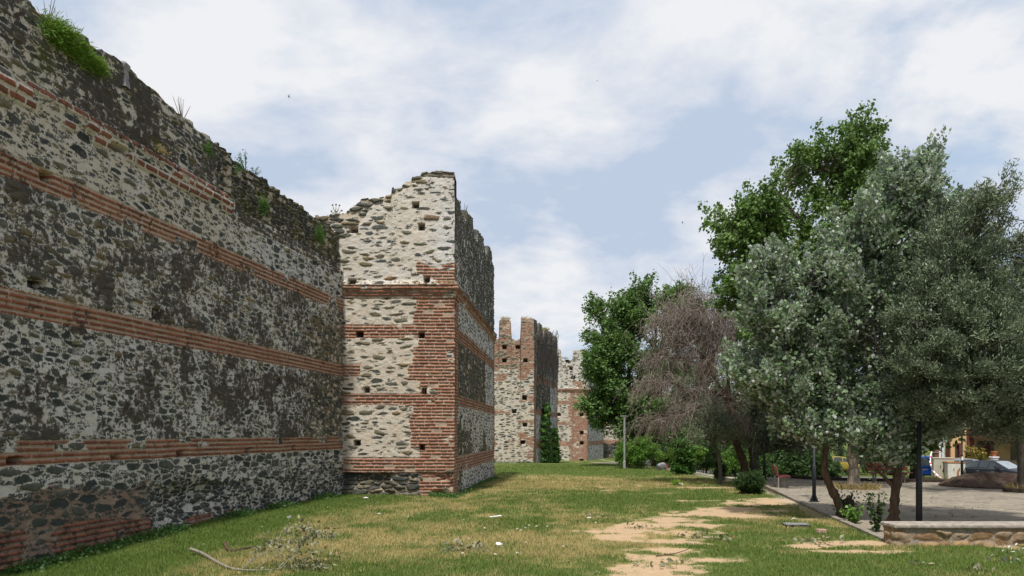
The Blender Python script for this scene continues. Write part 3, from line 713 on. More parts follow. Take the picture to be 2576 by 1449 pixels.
sp2 += [(L2s + 2, sill)]
V, Q, C = sheet(T2c, d2, n2, np.concatenate([[0.0], np.arange(0.05, L2s, 0.07)]), -1.6, profile(sp2, 0.05, 5), 0.036, 0.9,
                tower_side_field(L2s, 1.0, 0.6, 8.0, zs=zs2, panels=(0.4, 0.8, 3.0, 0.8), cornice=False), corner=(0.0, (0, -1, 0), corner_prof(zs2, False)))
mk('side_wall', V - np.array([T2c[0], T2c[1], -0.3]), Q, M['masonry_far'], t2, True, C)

# third tower and the wall behind it
D3 = 91.0; c3x = WX(1478, D3); T3c = (c3x, D3); L3 = c3x - WX(1385, D3)
t3u = lambda px: (px - 1385) / F * D3
t3 = empty('distant_tower', (T3c[0], T3c[1], -0.95), 'farthest pale tower half hidden behind the green poplars', 'tower')
hz = WZ(880, D3); sill = WZ(905, D3)
fp3 = [(-1, sill), (t3u(1401), sill), (t3u(1401.5), hz), (t3u(1411.5), hz), (t3u(1412), sill), (t3u(1441), sill), (t3u(1441.5), hz), (L3 + 1, hz)]
h3 = [(t3u(a), WZ(b, D3), .4, .36, 0.5) for a, b in ((1428, 908), (1437, 927), (1442, 950), (1463, 1043), (1464, 1089), (1464, 1115), (1463, 1159), (1407, 1043))]
V, Q, C = sheet((c3x - L3, D3), (1, 0), (0, -1), np.concatenate([np.arange(-0.3, L3 - 0.05, 0.06), [L3]]), -1.8, profile(fp3, 0.05, 6), 0.055, 0.9,
                tower_front_field(L3, 2.0, 12.0, zs=1.03, holes=h3, far=True, ext=False, foot=False), corner=(L3, (1, 0, 0), corner_prof(1.03)))
mk('front_wall', V - np.array([T3c[0], T3c[1], -0.95]), Q, M['masonry_far'], t3, True, C)
bx = WX(1518, 103.0); d3 = unit((bx - c3x, 12.0)); n3 = (d3[1], -d3[0]); L3s = math.hypot(bx - c3x, 12)
V, Q, C = sheet(T3c, d3, n3, np.concatenate([[0.0], np.arange(0.07, L3s, 0.1)]), -2.2, profile([(0, hz), (1.4, hz), (1.45, sill), (3, sill), (3.05, hz), (5, hz), (5.05, sill), (7, sill), (7.05, hz), (9, hz), (9.05, sill), (20, sill)], 0.05, 7), 0.055, 0.9,
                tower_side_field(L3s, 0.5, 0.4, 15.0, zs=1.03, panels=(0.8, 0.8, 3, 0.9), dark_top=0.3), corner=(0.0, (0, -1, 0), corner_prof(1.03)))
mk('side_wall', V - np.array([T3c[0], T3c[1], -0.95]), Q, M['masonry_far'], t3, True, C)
V, Q, C = sheet((WX(1505, 108), 108.0), (1, 0.05), (0.05, -1), np.arange(0, 26, 0.12), -3, profile([(0, 7.6), (30, 7.6)], 0.1, 8), 0.07, 0.9, tower_front_field(60, 0.1, 21.0, far=True, ext=False))
tag(mk('ruined_wall', V, Q, M['masonry_far'], smooth=True, cols=C), 'low stretch of rubble wall glimpsed past the farthest tower behind the trees', 'wall')
# ------------------------------------------------------------------ lawn, plaza, path, road
KERB = [(7.31, 15.6), (7.53, 17.03), (7.97, 19.75), (8.87, 24.9), (9.45, 28.2), (10.03, 31.6), (10.4, 33.4), (10.9, 35.2)]
def kerb_x(y): return np.interp(y, [p[1] for p in KERB], [p[0] for p in KERB])
DIRT = [(WX(a, 2022 * 2.15 / (b - 1090)), 2022 * 2.15 / (b - 1090), rx, ry) for a, b, rx, ry in (
    (1978, 1258, 1.1, .8), (1913, 1266, 1.1, .9), (1950, 1262, 1.0, .8), (1845, 1283, 1.1, .8), (1800, 1292, 1.0, .8), (1850, 1300, .9, .6), (1738, 1297, 1.0, .6), (1688, 1311, .9, .6), (1640, 1325, .9, .6), (1600, 1338, .8, .6), (1580, 1355, .6, .5),
    (1745, 1325, .7, .5), (1720, 1345, .6, .6), (1700, 1368, .55, .55), (1680, 1390, .55, .5), (1662, 1412, .6, .45), (1650, 1438, .7, .5), (1640, 1462, .7, .5), (1765, 1415, .4, .3), (1515, 1340, .7, .3), (2013, 1380, .6, .3), (2100, 1374, .6, .35), (2170, 1372, .7, .35), (1900, 1213, 1.3, .5), (1790, 1222, 1.5, .5), (2130, 1395, .8, .25))]
def gmaps(x, y):
    """dry, dirt, litter amounts of the lawn surface at points"""
    x = np.asarray(x, float); y = np.asarray(y, float)
    n = fbm(x * 0.45 + 9, y * 0.30, 1, 5); n2 = fbm(x * 1.7, y * 1.2, 3, 4); n3 = fbm(x * 0.18, y * 0.12 + 5, 6, 3)
    n4 = fbm(x * 3.1 + 2, y * 2.2, 2, 4)
    dry = 0.42 + 1.5 * (n - 0.5) + 1.4 * (n2 - 0.5) + 1.1 * (n4 - 0.5) + 0.4 * (n3 - 0.5)
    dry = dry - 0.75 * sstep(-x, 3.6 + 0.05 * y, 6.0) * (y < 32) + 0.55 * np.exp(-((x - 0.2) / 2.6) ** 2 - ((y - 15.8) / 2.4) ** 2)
    dry = dry + 0.75 * np.exp(-((x - 0.8) / 4.5) ** 2 - ((y - 37) / 4) ** 2) - 0.6 * np.exp(-((x - 4.8) / 2.6) ** 2 - ((y - 27) / 3) ** 2) - 0.5 * np.exp(-((x - 5) / 3) ** 2 - ((y - 13.2) / 1.3) ** 2)
    dry = dry - 0.45 * np.exp(-((x + 2.2) / 1.8) ** 2 - ((y - 12.6) / 1.2) ** 2) - 0.6 * sstep(y, 43, 48)
    dry = np.clip(dry, 0, 1)
    di = np.zeros_like(x)
    for cx, cy, rx, ry in DIRT:
        di = np.maximum(di, 1.1 * np.exp(-(((x - cx) / rx) ** 2 + ((y - cy) / ry) ** 2) * 0.8))
    di = di * 1.0 + (1.1 * (fbm(x * 1.6, y * 1.6, 4, 5) - 0.5) + 1.3 * (fbm(x * 4.5, y * 3.6, 6, 4) - 0.5)) * sstep(di, 0.02, 0.3) - 0.05
    di = np.maximum(di, (fbm(x * 1.1 + 4, y * 0.9, 5, 5) - 0.60) * 3.2 * sstep(x, -1, 3) * sstep(y, 50, 36))
    k = kerb_x(y) - x
    lit = 0.55 * np.exp(-((k - 0.1) / 0.5) ** 2) * (y > 20) + 0.65 * np.exp(-((x - 11.2) / 3.2) ** 2 - ((y - 14.2) / 0.7) ** 2)
    return dry, np.clip(di, 0, 1), lit

def axis(lo, hi, step, far, grow=1.22):
    a = list(np.arange(lo, hi, step)); st = step; x = a[-1]
    while x < far[1]: st *= grow; x += st; a.append(x)
    st = step; x = a[0]; b = []
    while x > far[0]: st *= grow; x -= st; b.append(x)
    return np.array(b[::-1] + a)
gx = axis(-8.9, 9.6, 0.075, (-900, 900)); gy = axis(11.5, 33, 0.08, (-120, 1800), 1.09)
X, Y = np.meshgrid(gx, gy)
Z = gz(X, Y)
inpl = (X > kerb_x(Y) + 0.12) & (Y > 15.3) & (Y < 36) & (X < 27)
Z = np.where(inpl, np.minimum(Z, 0.0) - 0.08, Z + 0.02 * (fbm(X * 3, Y * 3, 4, 3) - 0.5))
dry, di, li = gmaps(X, Y)
i = np.arange(X.size).reshape(X.shape)
Q = np.stack([i[:-1, :-1], i[:-1, 1:], i[1:, 1:], i[1:, :-1]], -1).reshape(-1, 4)
ground = mk('ground', np.stack([X, Y, Z], -1).reshape(-1, 3), Q, M['lawn'], smooth=True, cols={'mG': np.stack([dry, di, li, np.ones_like(di)], -1).reshape(-1, 4)})
ground['kind'] = 'structure'

# grass blades, thinning with distance
rng = np.random.RandomState(3)
pts = []
for y0, y1, dens in ((11, 15, 1500), (15, 20, 900), (20, 28, 480), (28, 40, 230), (40, 62, 80)):
    x0, x1 = -9.6, 0.68 * y1 + 1.5
    x1 = min(x1, 15)
    n = int((y1 - y0) * (x1 - x0) * dens)
    p = np.stack([rng.uniform(x0, x1, n), rng.uniform(y0, y1, n)], -1); pts.append(p)
p = np.concatenate(pts)
x, y = p[:, 0], p[:, 1]
dry, di, li = gmaps(x, y)
wallx = -6.02 + 0.164 * (y - 28.6)
ok = (x > wallx + 0.05) & (di + 0.5 * (rng.rand(len(x)) - 0.5) < 0.36) & ~((x > -6.2) & (x < -2.05 + .0768 * (y - 28.6)) & (y > 28.6) & (y < 43.2))
ok &= ~((x > kerb_x(y) - 0.1) & (y > 15.0) & (y < 38)) & (rng.rand(len(x)) > li)
ok &= ~((y > 38) & (x > 10.2))
x, y, dry, di = x[ok], y[ok], dry[ok], di[ok]; n = len(x)
z = gz(x, y)
tall = fbm(x * 1.2, y * 1.2, 7, 3)
h = (0.022 + 0.052 * rng.rand(n)) * (0.5 + tall) * (1 + 0.012 * (y - 11)) * (1 - .55 * sstep(di, .08, .35)); w = (0.004 + 0.004 * rng.rand(n)) * (0.6 + y / 18)
a = rng.rand(n) * 2 * pi; lean = rng.rand(n) * 0.9 * h; la = rng.rand(n) * 2 * pi
V = np.zeros((n, 3, 3))
V[:, 0] = np.stack([x - np.cos(a) * w, y - np.sin(a) * w, z - 0.01], -1); V[:, 1] = np.stack([x + np.cos(a) * w, y + np.sin(a) * w, z - 0.01], -1)
V[:, 2] = np.stack([x + np.cos(la) * lean, y + np.sin(la) * lean, z + h], -1)
dr = np.clip(sstep(dry + 0.95 * (rng.rand(n) - 0.5), 0.15, 0.95), 0, 1)
lush_shade = sstep(x - (-6.02 + 0.164 * (y - 28.6)), 3.4, 1.6) * (y < 29)  # wall's shade painted into the blade colour, along with greener lush growth
dr = dr * (1 - .8 * lush_shade)
c = np.repeat(np.stack([dr, np.maximum(rng.rand(n), lush_shade * .95), dr * 0, dr * 0 + 1], -1), 3, 0)
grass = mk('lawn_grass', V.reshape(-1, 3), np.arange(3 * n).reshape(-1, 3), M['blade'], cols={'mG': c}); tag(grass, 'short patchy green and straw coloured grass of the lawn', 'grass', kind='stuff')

def poly_sheet(name, pts, z, mat, h=None, kind='structure'):
    bm = bmesh.new()
    vs = [bm.verts.new((p[0], p[1], (z if not callable(z) else z(p[0], p[1])))) for p in pts]
    f = bm.faces.new(vs)
    if f.normal.z < 0: f.normal_flip()
    bmesh.ops.triangulate(bm, faces=[f])
    me = bpy.data.meshes.new(name); bm.to_mesh(me); bm.free()
    o = link(name, me, mat); o['kind'] = kind; return o
FARK = [(13.0, 38.3), (13.75, 36.8), (14.45, 36.2), (15.8, 35.6), (17.3, 35.05), (19.1, 34.6), (22, 34.2), (27, 33.5)]
plz = [(p[0] + 0.05, p[1]) for p in KERB] + [(11.6, 37.6), (12.3, 38.8)] + FARK + [(27, 15.45), (7.25, 15.45)]
poly_sheet('plaza', plz, 0.03, M['paving'])
def strip(name, line, w, z, mat, h=0.0, kind='structure', off=0.0, step=None):
    """a flat or raised strip along a polyline; z may follow the ground"""
    P = [Vector((a, b)) for a, b in line]
    if step:
        q = [P[0]]
        for a, b in zip(P[:-1], P[1:]):
            k = max(1, int((b - a).length / step))
            q += [a + (b - a) * (i / k) for i in range(1, k + 1)]
        P = q
    vs = []; fs = []
    for i, p in enumerate(P):
        t = (P[min(i + 1, len(P) - 1)] - P[max(i - 1, 0)]).normalized(); nn = Vector((t.y, -t.x))
        l = p + nn * (w / 2 + off); r = p - nn * (w / 2 - off)
        zl = z(l.x, l.y) if callable(z) else z; zr = z(r.x, r.y) if callable(z) else z
        vs += [(l.x, l.y, zl - 0.4 * (h > 0)), (l.x, l.y, zl + h), (r.x, r.y, zr + h), (r.x, r.y, zr - 0.4 * (h > 0))]
    for i in range(len(P) - 1):
        b = i * 4
        fs.append((b + 1, b + 2, b + 6, b + 5))
        if h: fs += [(b, b + 1, b + 5, b + 4), (b + 2, b + 3, b + 7, b + 6)]
    if h: fs += [(0, 3, 2, 1), (len(vs) - 4, len(vs) - 3, len(vs) - 2, len(vs) - 1)]
    mb = MB(); mb.add(vs, fs)
    o = mb.build(name, mat, bevel=0.012 if h else 0); o['kind'] = kind; return o
rk = random.Random(5)
def kz(x, y): return 0.035 + 0.025 * float(fbm(np.array([x * 1.3]), np.array([y * 1.3]), 3, 3)[0] - .5) * 2
strip('kerb', KERB, 0.15, kz, M['kerb'], 0.055, step=0.35)
strip('kerb', FARK, 0.2, 0.03, M['bark_dark'], 0.13, step=0.6)  # dark material stands in for tree shade on the far kerb
gzf = lambda x, y: float(gz(x, y)) + 0.025
strip('gravel_path', [(11.9, 37.4), (12.3, 42), (11.9, 48), (10.8, 54), (9.0, 62), (5, 72)], 2.0, gzf, M['path'], step=1.0)
strip('road', [(15, 110), (26, 78), (33.5, 58), (36, 47), (37, 30)], 9.0, lambda x, y: float(gz(x, y)) + 0.03, M['asphalt'], step=2.0)

# low stone wall with coping
lw = empty('low_wall', (7.16, 15.06, 0), 'low ochre fieldstone wall under a grey concrete coping at the plaza edge', 'wall')
def slab_mesh(name, x0, x1, y0, y1, z0, z1, mat, parent, fld=None, st=0.02):
    """front, left end and top of a block as one displaced sheet wrapped round the corner"""
    L = (y1 - y0) + (x1 - x0)
    us = np.arange(0, L, st); vs_ = np.arange(z0, z1 + 1e-6, st)
    U, Zz = np.meshgrid(us, vs_)
    k = y1 - y0
    sd, r = stones(U + 3, Zz + 0.07, 0.38, 0.19, 0.06, 1.0, 2, 0.12)
    nM = fbm(U * 3, Zz * 3, 3, 4)
    sd = np.where(Zz > z1 - 0.03 - 0.16 * (fbm(U * 2.5, Zz * 0, 5, 3) - 0.4), -0.03, sd)
    dp = np.clip(sd / 0.05, 0, 1) * (0.02 + 0.04 * r) + 0.03 * (nM - 0.5)
    px = np.where(U < k, x0 - dp, x0 + U - k); py = np.where(U < k, y1 - U, y0 - dp)
    i = np.arange(U.size).reshape(U.shape)
    Q = np.stack([i[:-1, :-1], i[:-1, 1:], i[1:, 1:], i[1:, :-1]], -1).reshape(-1, 4)
    return mk(name, np.stack([px, py, Zz], -1).reshape(-1, 3), Q, mat, parent, True, {'mA': np.stack([sd * 10, sd * 0, r, sd * 0 + 1], -1).reshape(-1, 4)})
o = slab_mesh('stone_face', 0.04, 14, 0.04, 0.50, -0.35, 0.37, M['fieldstone'], lw)
mb = MB()
x = 0.0; rk = random.Random(2)
while x < 14:
    L = rk.uniform(2.2, 3.0)
    mb.box((x + L / 2 - 0.006, 0.27, 0.405), (L - 0.012, 0.60, 0.075)); x += L
mb.build('coping', M['coping'], lw, bevel=0.022)
# ------------------------------------------------------------------ leaves and trees
LEAFSHAPE = {'broad': [(0, 0, 0), (0.42, 0.42, 0.06), (0, 1, -0.05), (-0.42, 0.42, 0.06)],
             'narrow': [(0, 0, 0), (0.15, 0.5, 0.02), (0, 1, -0.03), (-0.15, 0.5, 0.02)],
             'blade': [(-0.02, 0, 0), (0.02, 0, 0), (0.012, 0.6, 0.02), (0, 1, -0.12)],
             'oval': [(0, 0, 0), (0.28, 0.5, 0.04), (0, 1, -0.02), (-0.28, 0.5, 0.04)]}
def leaf_mesh(name, P, L, axis, rng, shape, mat, parent=None, rnd=None, up=0.35):
    """P (n,3) leaf bases, L (n,) sizes, axis (n,3) leaf directions"""
    n = len(P)
    sh = np.array(LEAFSHAPE[shape])
    a = axis + 0.55 * rng.normal(size=(n, 3)); a /= np.linalg.norm(a, axis=1)[:, None] + 1e-9
    nr = rng.normal(size=(n, 3)); nr[:, 2] = np.abs(nr[:, 2]) + up
    s = np.cross(a, nr); s /= np.linalg.norm(s, axis=1)[:, None] + 1e-9
    t = np.cross(s, a)
    V = P[:, None, :] + L[:, None, None] * (sh[None, :, 0:1] * s[:, None] + sh[None, :, 1:2] * a[:, None] + sh[None, :, 2:3] * t[:, None])
    Q = np.arange(4 * n).reshape(-1, 4)
    r = rng.rand(n) if rnd is None else rnd
    return mk(name, V.reshape(-1, 3), Q, mat, parent, False, vals={'rnd': np.repeat(r, 4)})

class TubeSet:
    """many tapering tubes gathered into arrays"""
    def __init__(s): s.V = []; s.Q = []; s.n = 0
    def add(s, pts, rad, k=5):
        pts = np.asarray(pts, float); m = len(pts)
        rad = np.asarray(rad, float)
        t = np.gradient(pts, axis=0); t /= np.linalg.norm(t, axis=1)[:, None] + 1e-9
        ref = np.array([1, 0, 0]) if abs(t[0, 0]) < 0.8 else np.array([0, 1, 0])
        b = np.cross(t, ref); b /= np.linalg.norm(b, axis=1)[:, None] + 1e-9; c = np.cross(t, b)
        an = np.arange(k) * 2 * pi / k
        v = pts[:, None] + rad[:, None, None] * (np.cos(an)[None, :, None] * b[:, None] + np.sin(an)[None, :, None] * c[:, None])
        i = np.arange(m * k).reshape(m, k) + s.n; j = np.roll(i, -1, 1)
        s.V.append(v.reshape(-1, 3)); s.Q.append(np.stack([i[:-1], j[:-1], j[1:], i[1:]], -1).reshape(-1, 4)); s.n += m * k
    def build(s, name, mat, parent): return mk(name, np.concatenate(s.V), np.concatenate(s.Q), mat, parent, True)

def smooth_line(pts, n=10):
    """catmull-rom through points"""
    p = np.asarray(pts, float); p = np.vstack([2 * p[0] - p[1], p, 2 * p[-1] - p[-2]])
    out = []
    for i in range(1, len(p) - 2):
        for t in np.linspace(0, 1, n, endpoint=False):
            out.append(0.5 * ((2 * p[i]) + (-p[i - 1] + p[i + 1]) * t + (2 * p[i - 1] - 5 * p[i] + 4 * p[i + 1] - p[i + 2]) * t * t + (-p[i - 1] + 3 * p[i] - 3 * p[i + 1] + p[i + 2]) * t ** 3))
    out.append(p[-2]); return np.array(out)

def tree(name, label, cat, base, limbs, blobs, leafm, barkm, seed, leaf=0.09, shape='broad', per=46, spray=0.75, sig=0.13, up=0.55, droop=-0.5, group=None, inner=0.62, wood=True, crown_name='crown'):
    """limbs: list of (points in world, r0, r1); blobs: (centre, radii, sprays)"""
    rng = np.random.RandomState(seed)
    t = empty(name, base, label, cat, group=group); B = np.array(base)
    ts = TubeSet(); node = []
    for pts, r0, r1 in limbs:
        l = smooth_line(pts, 8); r = np.linspace(r0, r1, len(l))
        w = 1 + 0.10 * rng.normal(size=len(l)); r2 = r * w
        if np.allclose(pts[0], base): r2[:4] *= np.array([1.5, 1.28, 1.12, 1.04])
        ts.add(l - B, r2, 9); node += [(q, rr) for q, rr in zip(l, r)]
    nodes = np.array([q for q, _ in node]) if node else np.array([base])
    LP = []; LA = []; LL = []; LR = []
    for c, rad, ns in blobs:
        c = np.array(c); rad = np.array(rad)
        K = rng.normal(size=(max(3, ns // 11), 3)); K /= np.linalg.norm(K, axis=1)[:, None]; K *= rng.rand(len(K), 1) ** 0.35; KB = rng.rand(len(K))
        for _ in range(ns):
            ki = rng.randint(len(K)); v = K[ki] + 0.23 * rng.normal(size=3)
            q = c + v * rad; v = v / (np.linalg.norm(v) + 1e-6)
            out = v * np.array([1, 1, 0.5]) + np.array([0, 0, up]) + 0.45 * rng.normal(size=3); out /= np.linalg.norm(out)
            L = spray * rng.uniform(0.6, 1.4)
            e = q + out * L
            d = np.linalg.norm((nodes - q) * np.array([1, 1, 0.8]), axis=1) + np.where(nodes[:, 2] > q[2] - 0.1, 1.5, 0)
            a = nodes[np.argmin(d)]
            mid = (a + q) / 2 + np.array([0, 0, 0.12 * np.linalg.norm(q - a)]) + 0.08 * rng.normal(size=3)
            if wood:
                l = smooth_line([a, mid, q, e], 3)
                ts.add(l - B, np.linspace(0.008 + 0.005 * np.linalg.norm(q - a), 0.003, len(l)), 4)
            m = int(per * rng.uniform(0.6, 1.4))
            f = rng.rand(m) ** 0.8
            pos = q + f[:, None] * (e - q) + sig * (1.15 - 0.75 * f[:, None]) * rng.normal(size=(m, 3))
            LP.append(pos); LA.append(np.repeat((out * 0.5 + np.array([0, 0, droop]))[None], m, 0)); LL.append(leaf * rng.uniform(0.55, 1.3, m)); LR.append(np.clip(.3 * rng.rand() + .3 * KB[ki] + .4 * rng.rand(m), 0, 1))
            # hidden interior leaves give the crown body
    if wood or limbs: ts.build('trunk', barkm, t)
    P = np.concatenate(LP) - B
    leaf_mesh(crown_name, P, np.concatenate(LL), np.concatenate(LA), rng, shape, leafm, t, rnd=np.concatenate(LR))
    return t

def blob(px, py, Y, rx, ry, dep, ns): 
    return (np.array(W(px, py, Y)), np.array([rx / F * Y, dep, ry / F * Y]), ns)
def pl(Y, *pts): return [np.array(W(p[0], p[1], Y + (p[2] if len(p) > 2 else 0))) for p in pts]
def gpt(px, Y, dz=-0.02): x = WX(px, Y); return np.array([x, Y, float(gz(x, Y)) + dz])

# big green poplar behind
Y = 31.0; b = np.array([WX(2148, Y), Y, 0.0])
tree('poplar_tree', 'tall green poplar whose trunk rises from a ring of dry grass in the plaza', 'tree', b,
     [([b, W(2146, 1130, Y), W(2142, 980, Y), W(2135, 800, Y), W(2130, 640, Y), W(2125, 450, Y)], 0.23, 0.06), (pl(Y, (2142, 980), (2060, 860), (1960, 760), (1900, 640)), 0.16, 0.05),
      (pl(Y, (2138, 860), (2200, 760), (2260, 600), (2290, 470)), 0.14, 0.04), (pl(Y, (2135, 780), (2060, 640), (2000, 540), (1960, 480)), 0.12, 0.03)],
     [blob(2150, 395, Y, 62, 70, 1.2, 95), blob(2080, 430, Y, 80, 62, 1.4, 85), blob(2190, 440, Y, 45, 85, 1.2, 50), blob(2130, 520, Y, 100, 90, 1.6, 105), blob(1912, 548, Y, 78, 78, 1.5, 100), blob(1865, 610, Y, 72, 60, 1.3, 62), blob(1965, 620, Y, 90, 90, 1.6, 95),
      blob(1905, 690, Y, 95, 65, 1.5, 82), blob(2100, 680, Y, 140, 120, 1.8, 165), blob(1850, 745, Y, 52, 34, 1.0, 34), blob(2010, 800, Y, 130, 90, 1.8, 105), blob(2180, 850, Y, 130, 130, 1.8, 130), blob(2280, 640, Y, 70, 150, 1.4, 95), blob(1955, 860, Y, 90, 60, 1.5, 55), blob(2140, 1010, Y, 150, 60, 1.6, 85)],
     M['poplar'], M['bark_pale'], 1, leaf=0.135, per=50, spray=0.62, sig=0.17, up=0.6, droop=-0.9)

# two white poplars in front
Y = 19.3; b = np.array([WX(2247, Y), Y, 0.0])
tree('white_poplar', 'silvery white poplar with forked brown trunk at the end of the low wall', 'tree', b,
     [([b, W(2252, 1240, Y), W(2258, 1180, Y), W(2262, 1100, Y), W(2264, 980, Y), W(2258, 860, Y), W(2252, 740, Y), W(2280, 620, Y), W(2300, 420, Y)], 0.125, 0.025),
      (pl(Y, (2250, 1228), (2225, 1200), (2195, 1172), (2180, 1120)), 0.05, 0.02), (pl(Y, (2260, 980), (2205, 860), (2180, 720), (2170, 600)), 0.05, 0.02), (pl(Y, (2262, 1040), (2310, 900), (2330, 760), (2345, 600)), 0.045, 0.015)],
     [blob(2288, 468, Y, 38, 70, .7, 42), blob(2335, 525, Y, 42, 80, .8, 42), blob(2270, 520, Y, 60, 90, .9, 52), blob(2190, 600, Y, 75, 110, 1.0, 80), blob(2310, 640, Y, 80, 100, 1.0, 75), blob(2370, 560, Y, 40, 50, .7, 22),
      blob(2180, 760, Y, 85, 120, 1.1, 95), blob(2290, 800, Y, 90, 100, 1.1, 70), blob(2330, 950, Y, 60, 90, 1.0, 50), blob(2200, 960, Y, 100, 100, 1.1, 100), blob(2270, 1090, Y, 70, 55, .8, 52), blob(2190, 1110, Y, 60, 50, .8, 44), blob(2215, 1160, Y, 40, 25, .6, 16)],
     M['silver'], M['bark_silver'], 2, leaf=0.098, per=66, spray=0.58, sig=0.10, up=1.3, droop=0.15, group='white poplars beside the plaza kerb')
Y = 20.2; b = np.array([WX(2122, Y), Y, 0.0])
tree('white_poplar', 'silvery white poplar leaning left from a sprouting gnarled stump by the kerb', 'tree', b,
     [([b, W(2108, 1262, Y), W(2088, 1222, Y), W(2074, 1180, Y), W(2078, 1120, Y), W(2079, 1061, Y), W(2040, 1010, Y), W(2005, 950, Y), W(1960, 850, Y), W(1930, 760, Y)], 0.12, 0.02),
      (pl(Y, (2079, 1061), (2110, 960), (2120, 840), (2130, 720)), 0.05, 0.015), (pl(Y, (2005, 950), (2020, 860), (2030, 760), (2040, 700)), 0.04, 0.012)],
     [blob(1960, 740, Y, 75, 75, .9, 62), blob(2060, 740, Y, 75, 75, .9, 62), blob(2130, 700, Y, 60, 80, .9, 52), blob(1920, 830, Y, 70, 75, .9, 58), blob(2010, 850, Y, 100, 90, 1.1, 95), blob(2110, 850, Y, 80, 90, 1.0, 75), blob(1900, 920, Y, 60, 50, .8, 36),
      blob(1985, 960, Y, 95, 70, 1.0, 80), blob(2080, 990, Y, 95, 85, 1.1, 90), blob(2040, 1080, Y, 80, 50, .8, 55), blob(2120, 1090, Y, 60, 50, .8, 40), blob(1990, 1040, Y, 50, 40, .7, 26)],
     M['silver'], M['bark_silver'], 3, leaf=0.098, per=66, spray=0.55, sig=0.10, up=1.3, droop=0.15, group='white poplars beside the plaza kerb')
# gnarled stump with shoots belongs to the leaning poplar
t = bpy.data.objects['white_poplar.001']
mb = MB(); mb.tube([(0.02, 0.05, -0.05), (0.05, 0.04, 0.18), (0.10, 0.03, 0.36), (0.20, 0.02, 0.50)], [0.24, 0.19, 0.17, 0.10], 10)
mb.tube([(0.0, 0.05, 0.25), (-0.10, 0.03, 0.45), (-0.18, 0.02, 0.60)], [0.09, 0.07, 0.035], 7); mb.tube([(0.16, 0.04, 0.4), (0.22, 0.0, 0.62)], [0.05, 0.02], 6)
o = mb.build('stump', M['bark_dark'], t, smooth=True)
rng = np.random.RandomState(21); P = rng.normal(size=(260, 3)) * np.array([.17, .14, .17]) + np.array([0.08, 0, 0.38])
leaf_mesh('foliage', P, rng.uniform(.05, .09, 260), np.repeat([[0, 0, .4]], 260, 0), rng, 'oval', M['shrub_dark'], o)

# olives on the right: one overhanging the low wall, one in the round planter
def olive(label, base, limbs, blobs, seed, leaf=0.085, per=150, spray=0.42, sig=0.11, name='olive_tree'):
    return tree(name, label, 'tree', base, limbs, blobs, M['olive'], M['bark_olive'], seed, leaf=leaf, shape='narrow', per=per, spray=spray, sig=sig, up=0.55, droop=0.35, group='olive trees around the plaza')
Y = 18.0; b = np.array([WX(2700, Y), Y, 0.0])
olive('large olive tree whose grey green crown overhangs the right end of the plaza', b,
      [([b, W(2690, 1180, Y), W(2640, 1050, Y), W(2560, 920, Y), W(2470, 800, Y), W(2430, 650, Y)], 0.22, 0.04), (pl(Y, (2690, 1180), (2720, 960), (2640, 760), (2600, 560)), 0.15, 0.03), (pl(Y, (2640, 1050), (2520, 1020), (2400, 1000), (2320, 980)), 0.09, 0.02)],
      [blob(2430, 570, Y, 70, 75, 1.0, 75), blob(2390, 660, Y, 75, 80, 1.1, 95), blob(2480, 680, Y, 100, 110, 1.3, 140), blob(2570, 680, Y, 70, 90, 1.2, 90), blob(2370, 790, Y, 85, 80, 1.2, 115), blob(2470, 830, Y, 120, 110, 1.5, 180),
       blob(2570, 830, Y, 90, 130, 1.4, 130), blob(2340, 900, Y, 80, 70, 1.1, 95), blob(2440, 960, Y, 130, 90, 1.6, 230), blob(2550, 980, Y, 100, 100, 1.6, 190), blob(2350, 1000, Y, 70, 60, 1.0, 60), blob(2430, 1035, Y, 100, 38, 1.2, 75), blob(2540, 1060, Y, 60, 45, 1.1, 60), blob(2620, 800, Y, 70, 250, 1.5, 90), blob(2310, 830, Y, 40, 40, .8, 34), blob(2318, 780, Y - .4, 34, 45, .7, 30)], 4)
Y = 29.0; b = np.array([WX(2572, Y), Y, 0.03])
olive('dark olive tree standing in the round kerbed planter at the right edge', b,
      [([b, W(2570, 1180, Y), W(2566, 1120, Y), W(2560, 1040, Y), W(2540, 940, Y)], 0.17, 0.08), (pl(Y, (2566, 1120), (2620, 1020), (2650, 930)), 0.09, 0.03), (pl(Y, (2562, 1080), (2500, 1010), (2440, 960)), 0.08, 0.03)],
      [blob(2540, 1000, Y, 130, 80, 1.8, 120), blob(2430, 1020, Y, 90, 50, 1.5, 75), blob(2580, 1070, Y, 70, 50, 1.4, 65), blob(2600, 950, Y, 120, 90, 1.8, 70), blob(2350, 1060, Y, 60, 45, 1.2, 45)], 5, leaf=0.10, per=80, spray=0.5, sig=0.13)
# olive behind the bench
Y = 37.5; b = gpt(1899, Y)
olive('grey green olive tree with straight brown trunk just behind the park bench', b,
      [([b, W(1896, 1150, Y), W(1892, 1080, Y), W(1900, 1000, Y), W(1910, 920, Y)], 0.24, 0.07), (pl(Y, (1893, 1090), (1930, 1020), (1980, 960)), 0.1, 0.03), (pl(Y, (1893, 1100), (1865, 1030), (1850, 960)), 0.09, 0.03)],
      [blob(1900, 900, Y, 62, 55, 1.4, 90), blob(1960, 940, Y, 62, 60, 1.4, 90), blob(1880, 980, Y, 45, 60, 1.2, 75), blob(1930, 1030, Y, 70, 55, 1.4, 105), blob(2000, 1040, Y, 62, 60, 1.4, 90), blob(1905, 1095, Y, 62, 40, 1.2, 85), blob(1980, 1115, Y, 62, 35, 1.2, 75), blob(1860, 1060, Y, 30, 50, 1.0, 45), blob(2050, 1100, Y, 50, 45, 1.2, 55)], 6, leaf=0.12, per=70, spray=0.5, sig=0.14)
Y = 35.5; b = gpt(1812, Y)
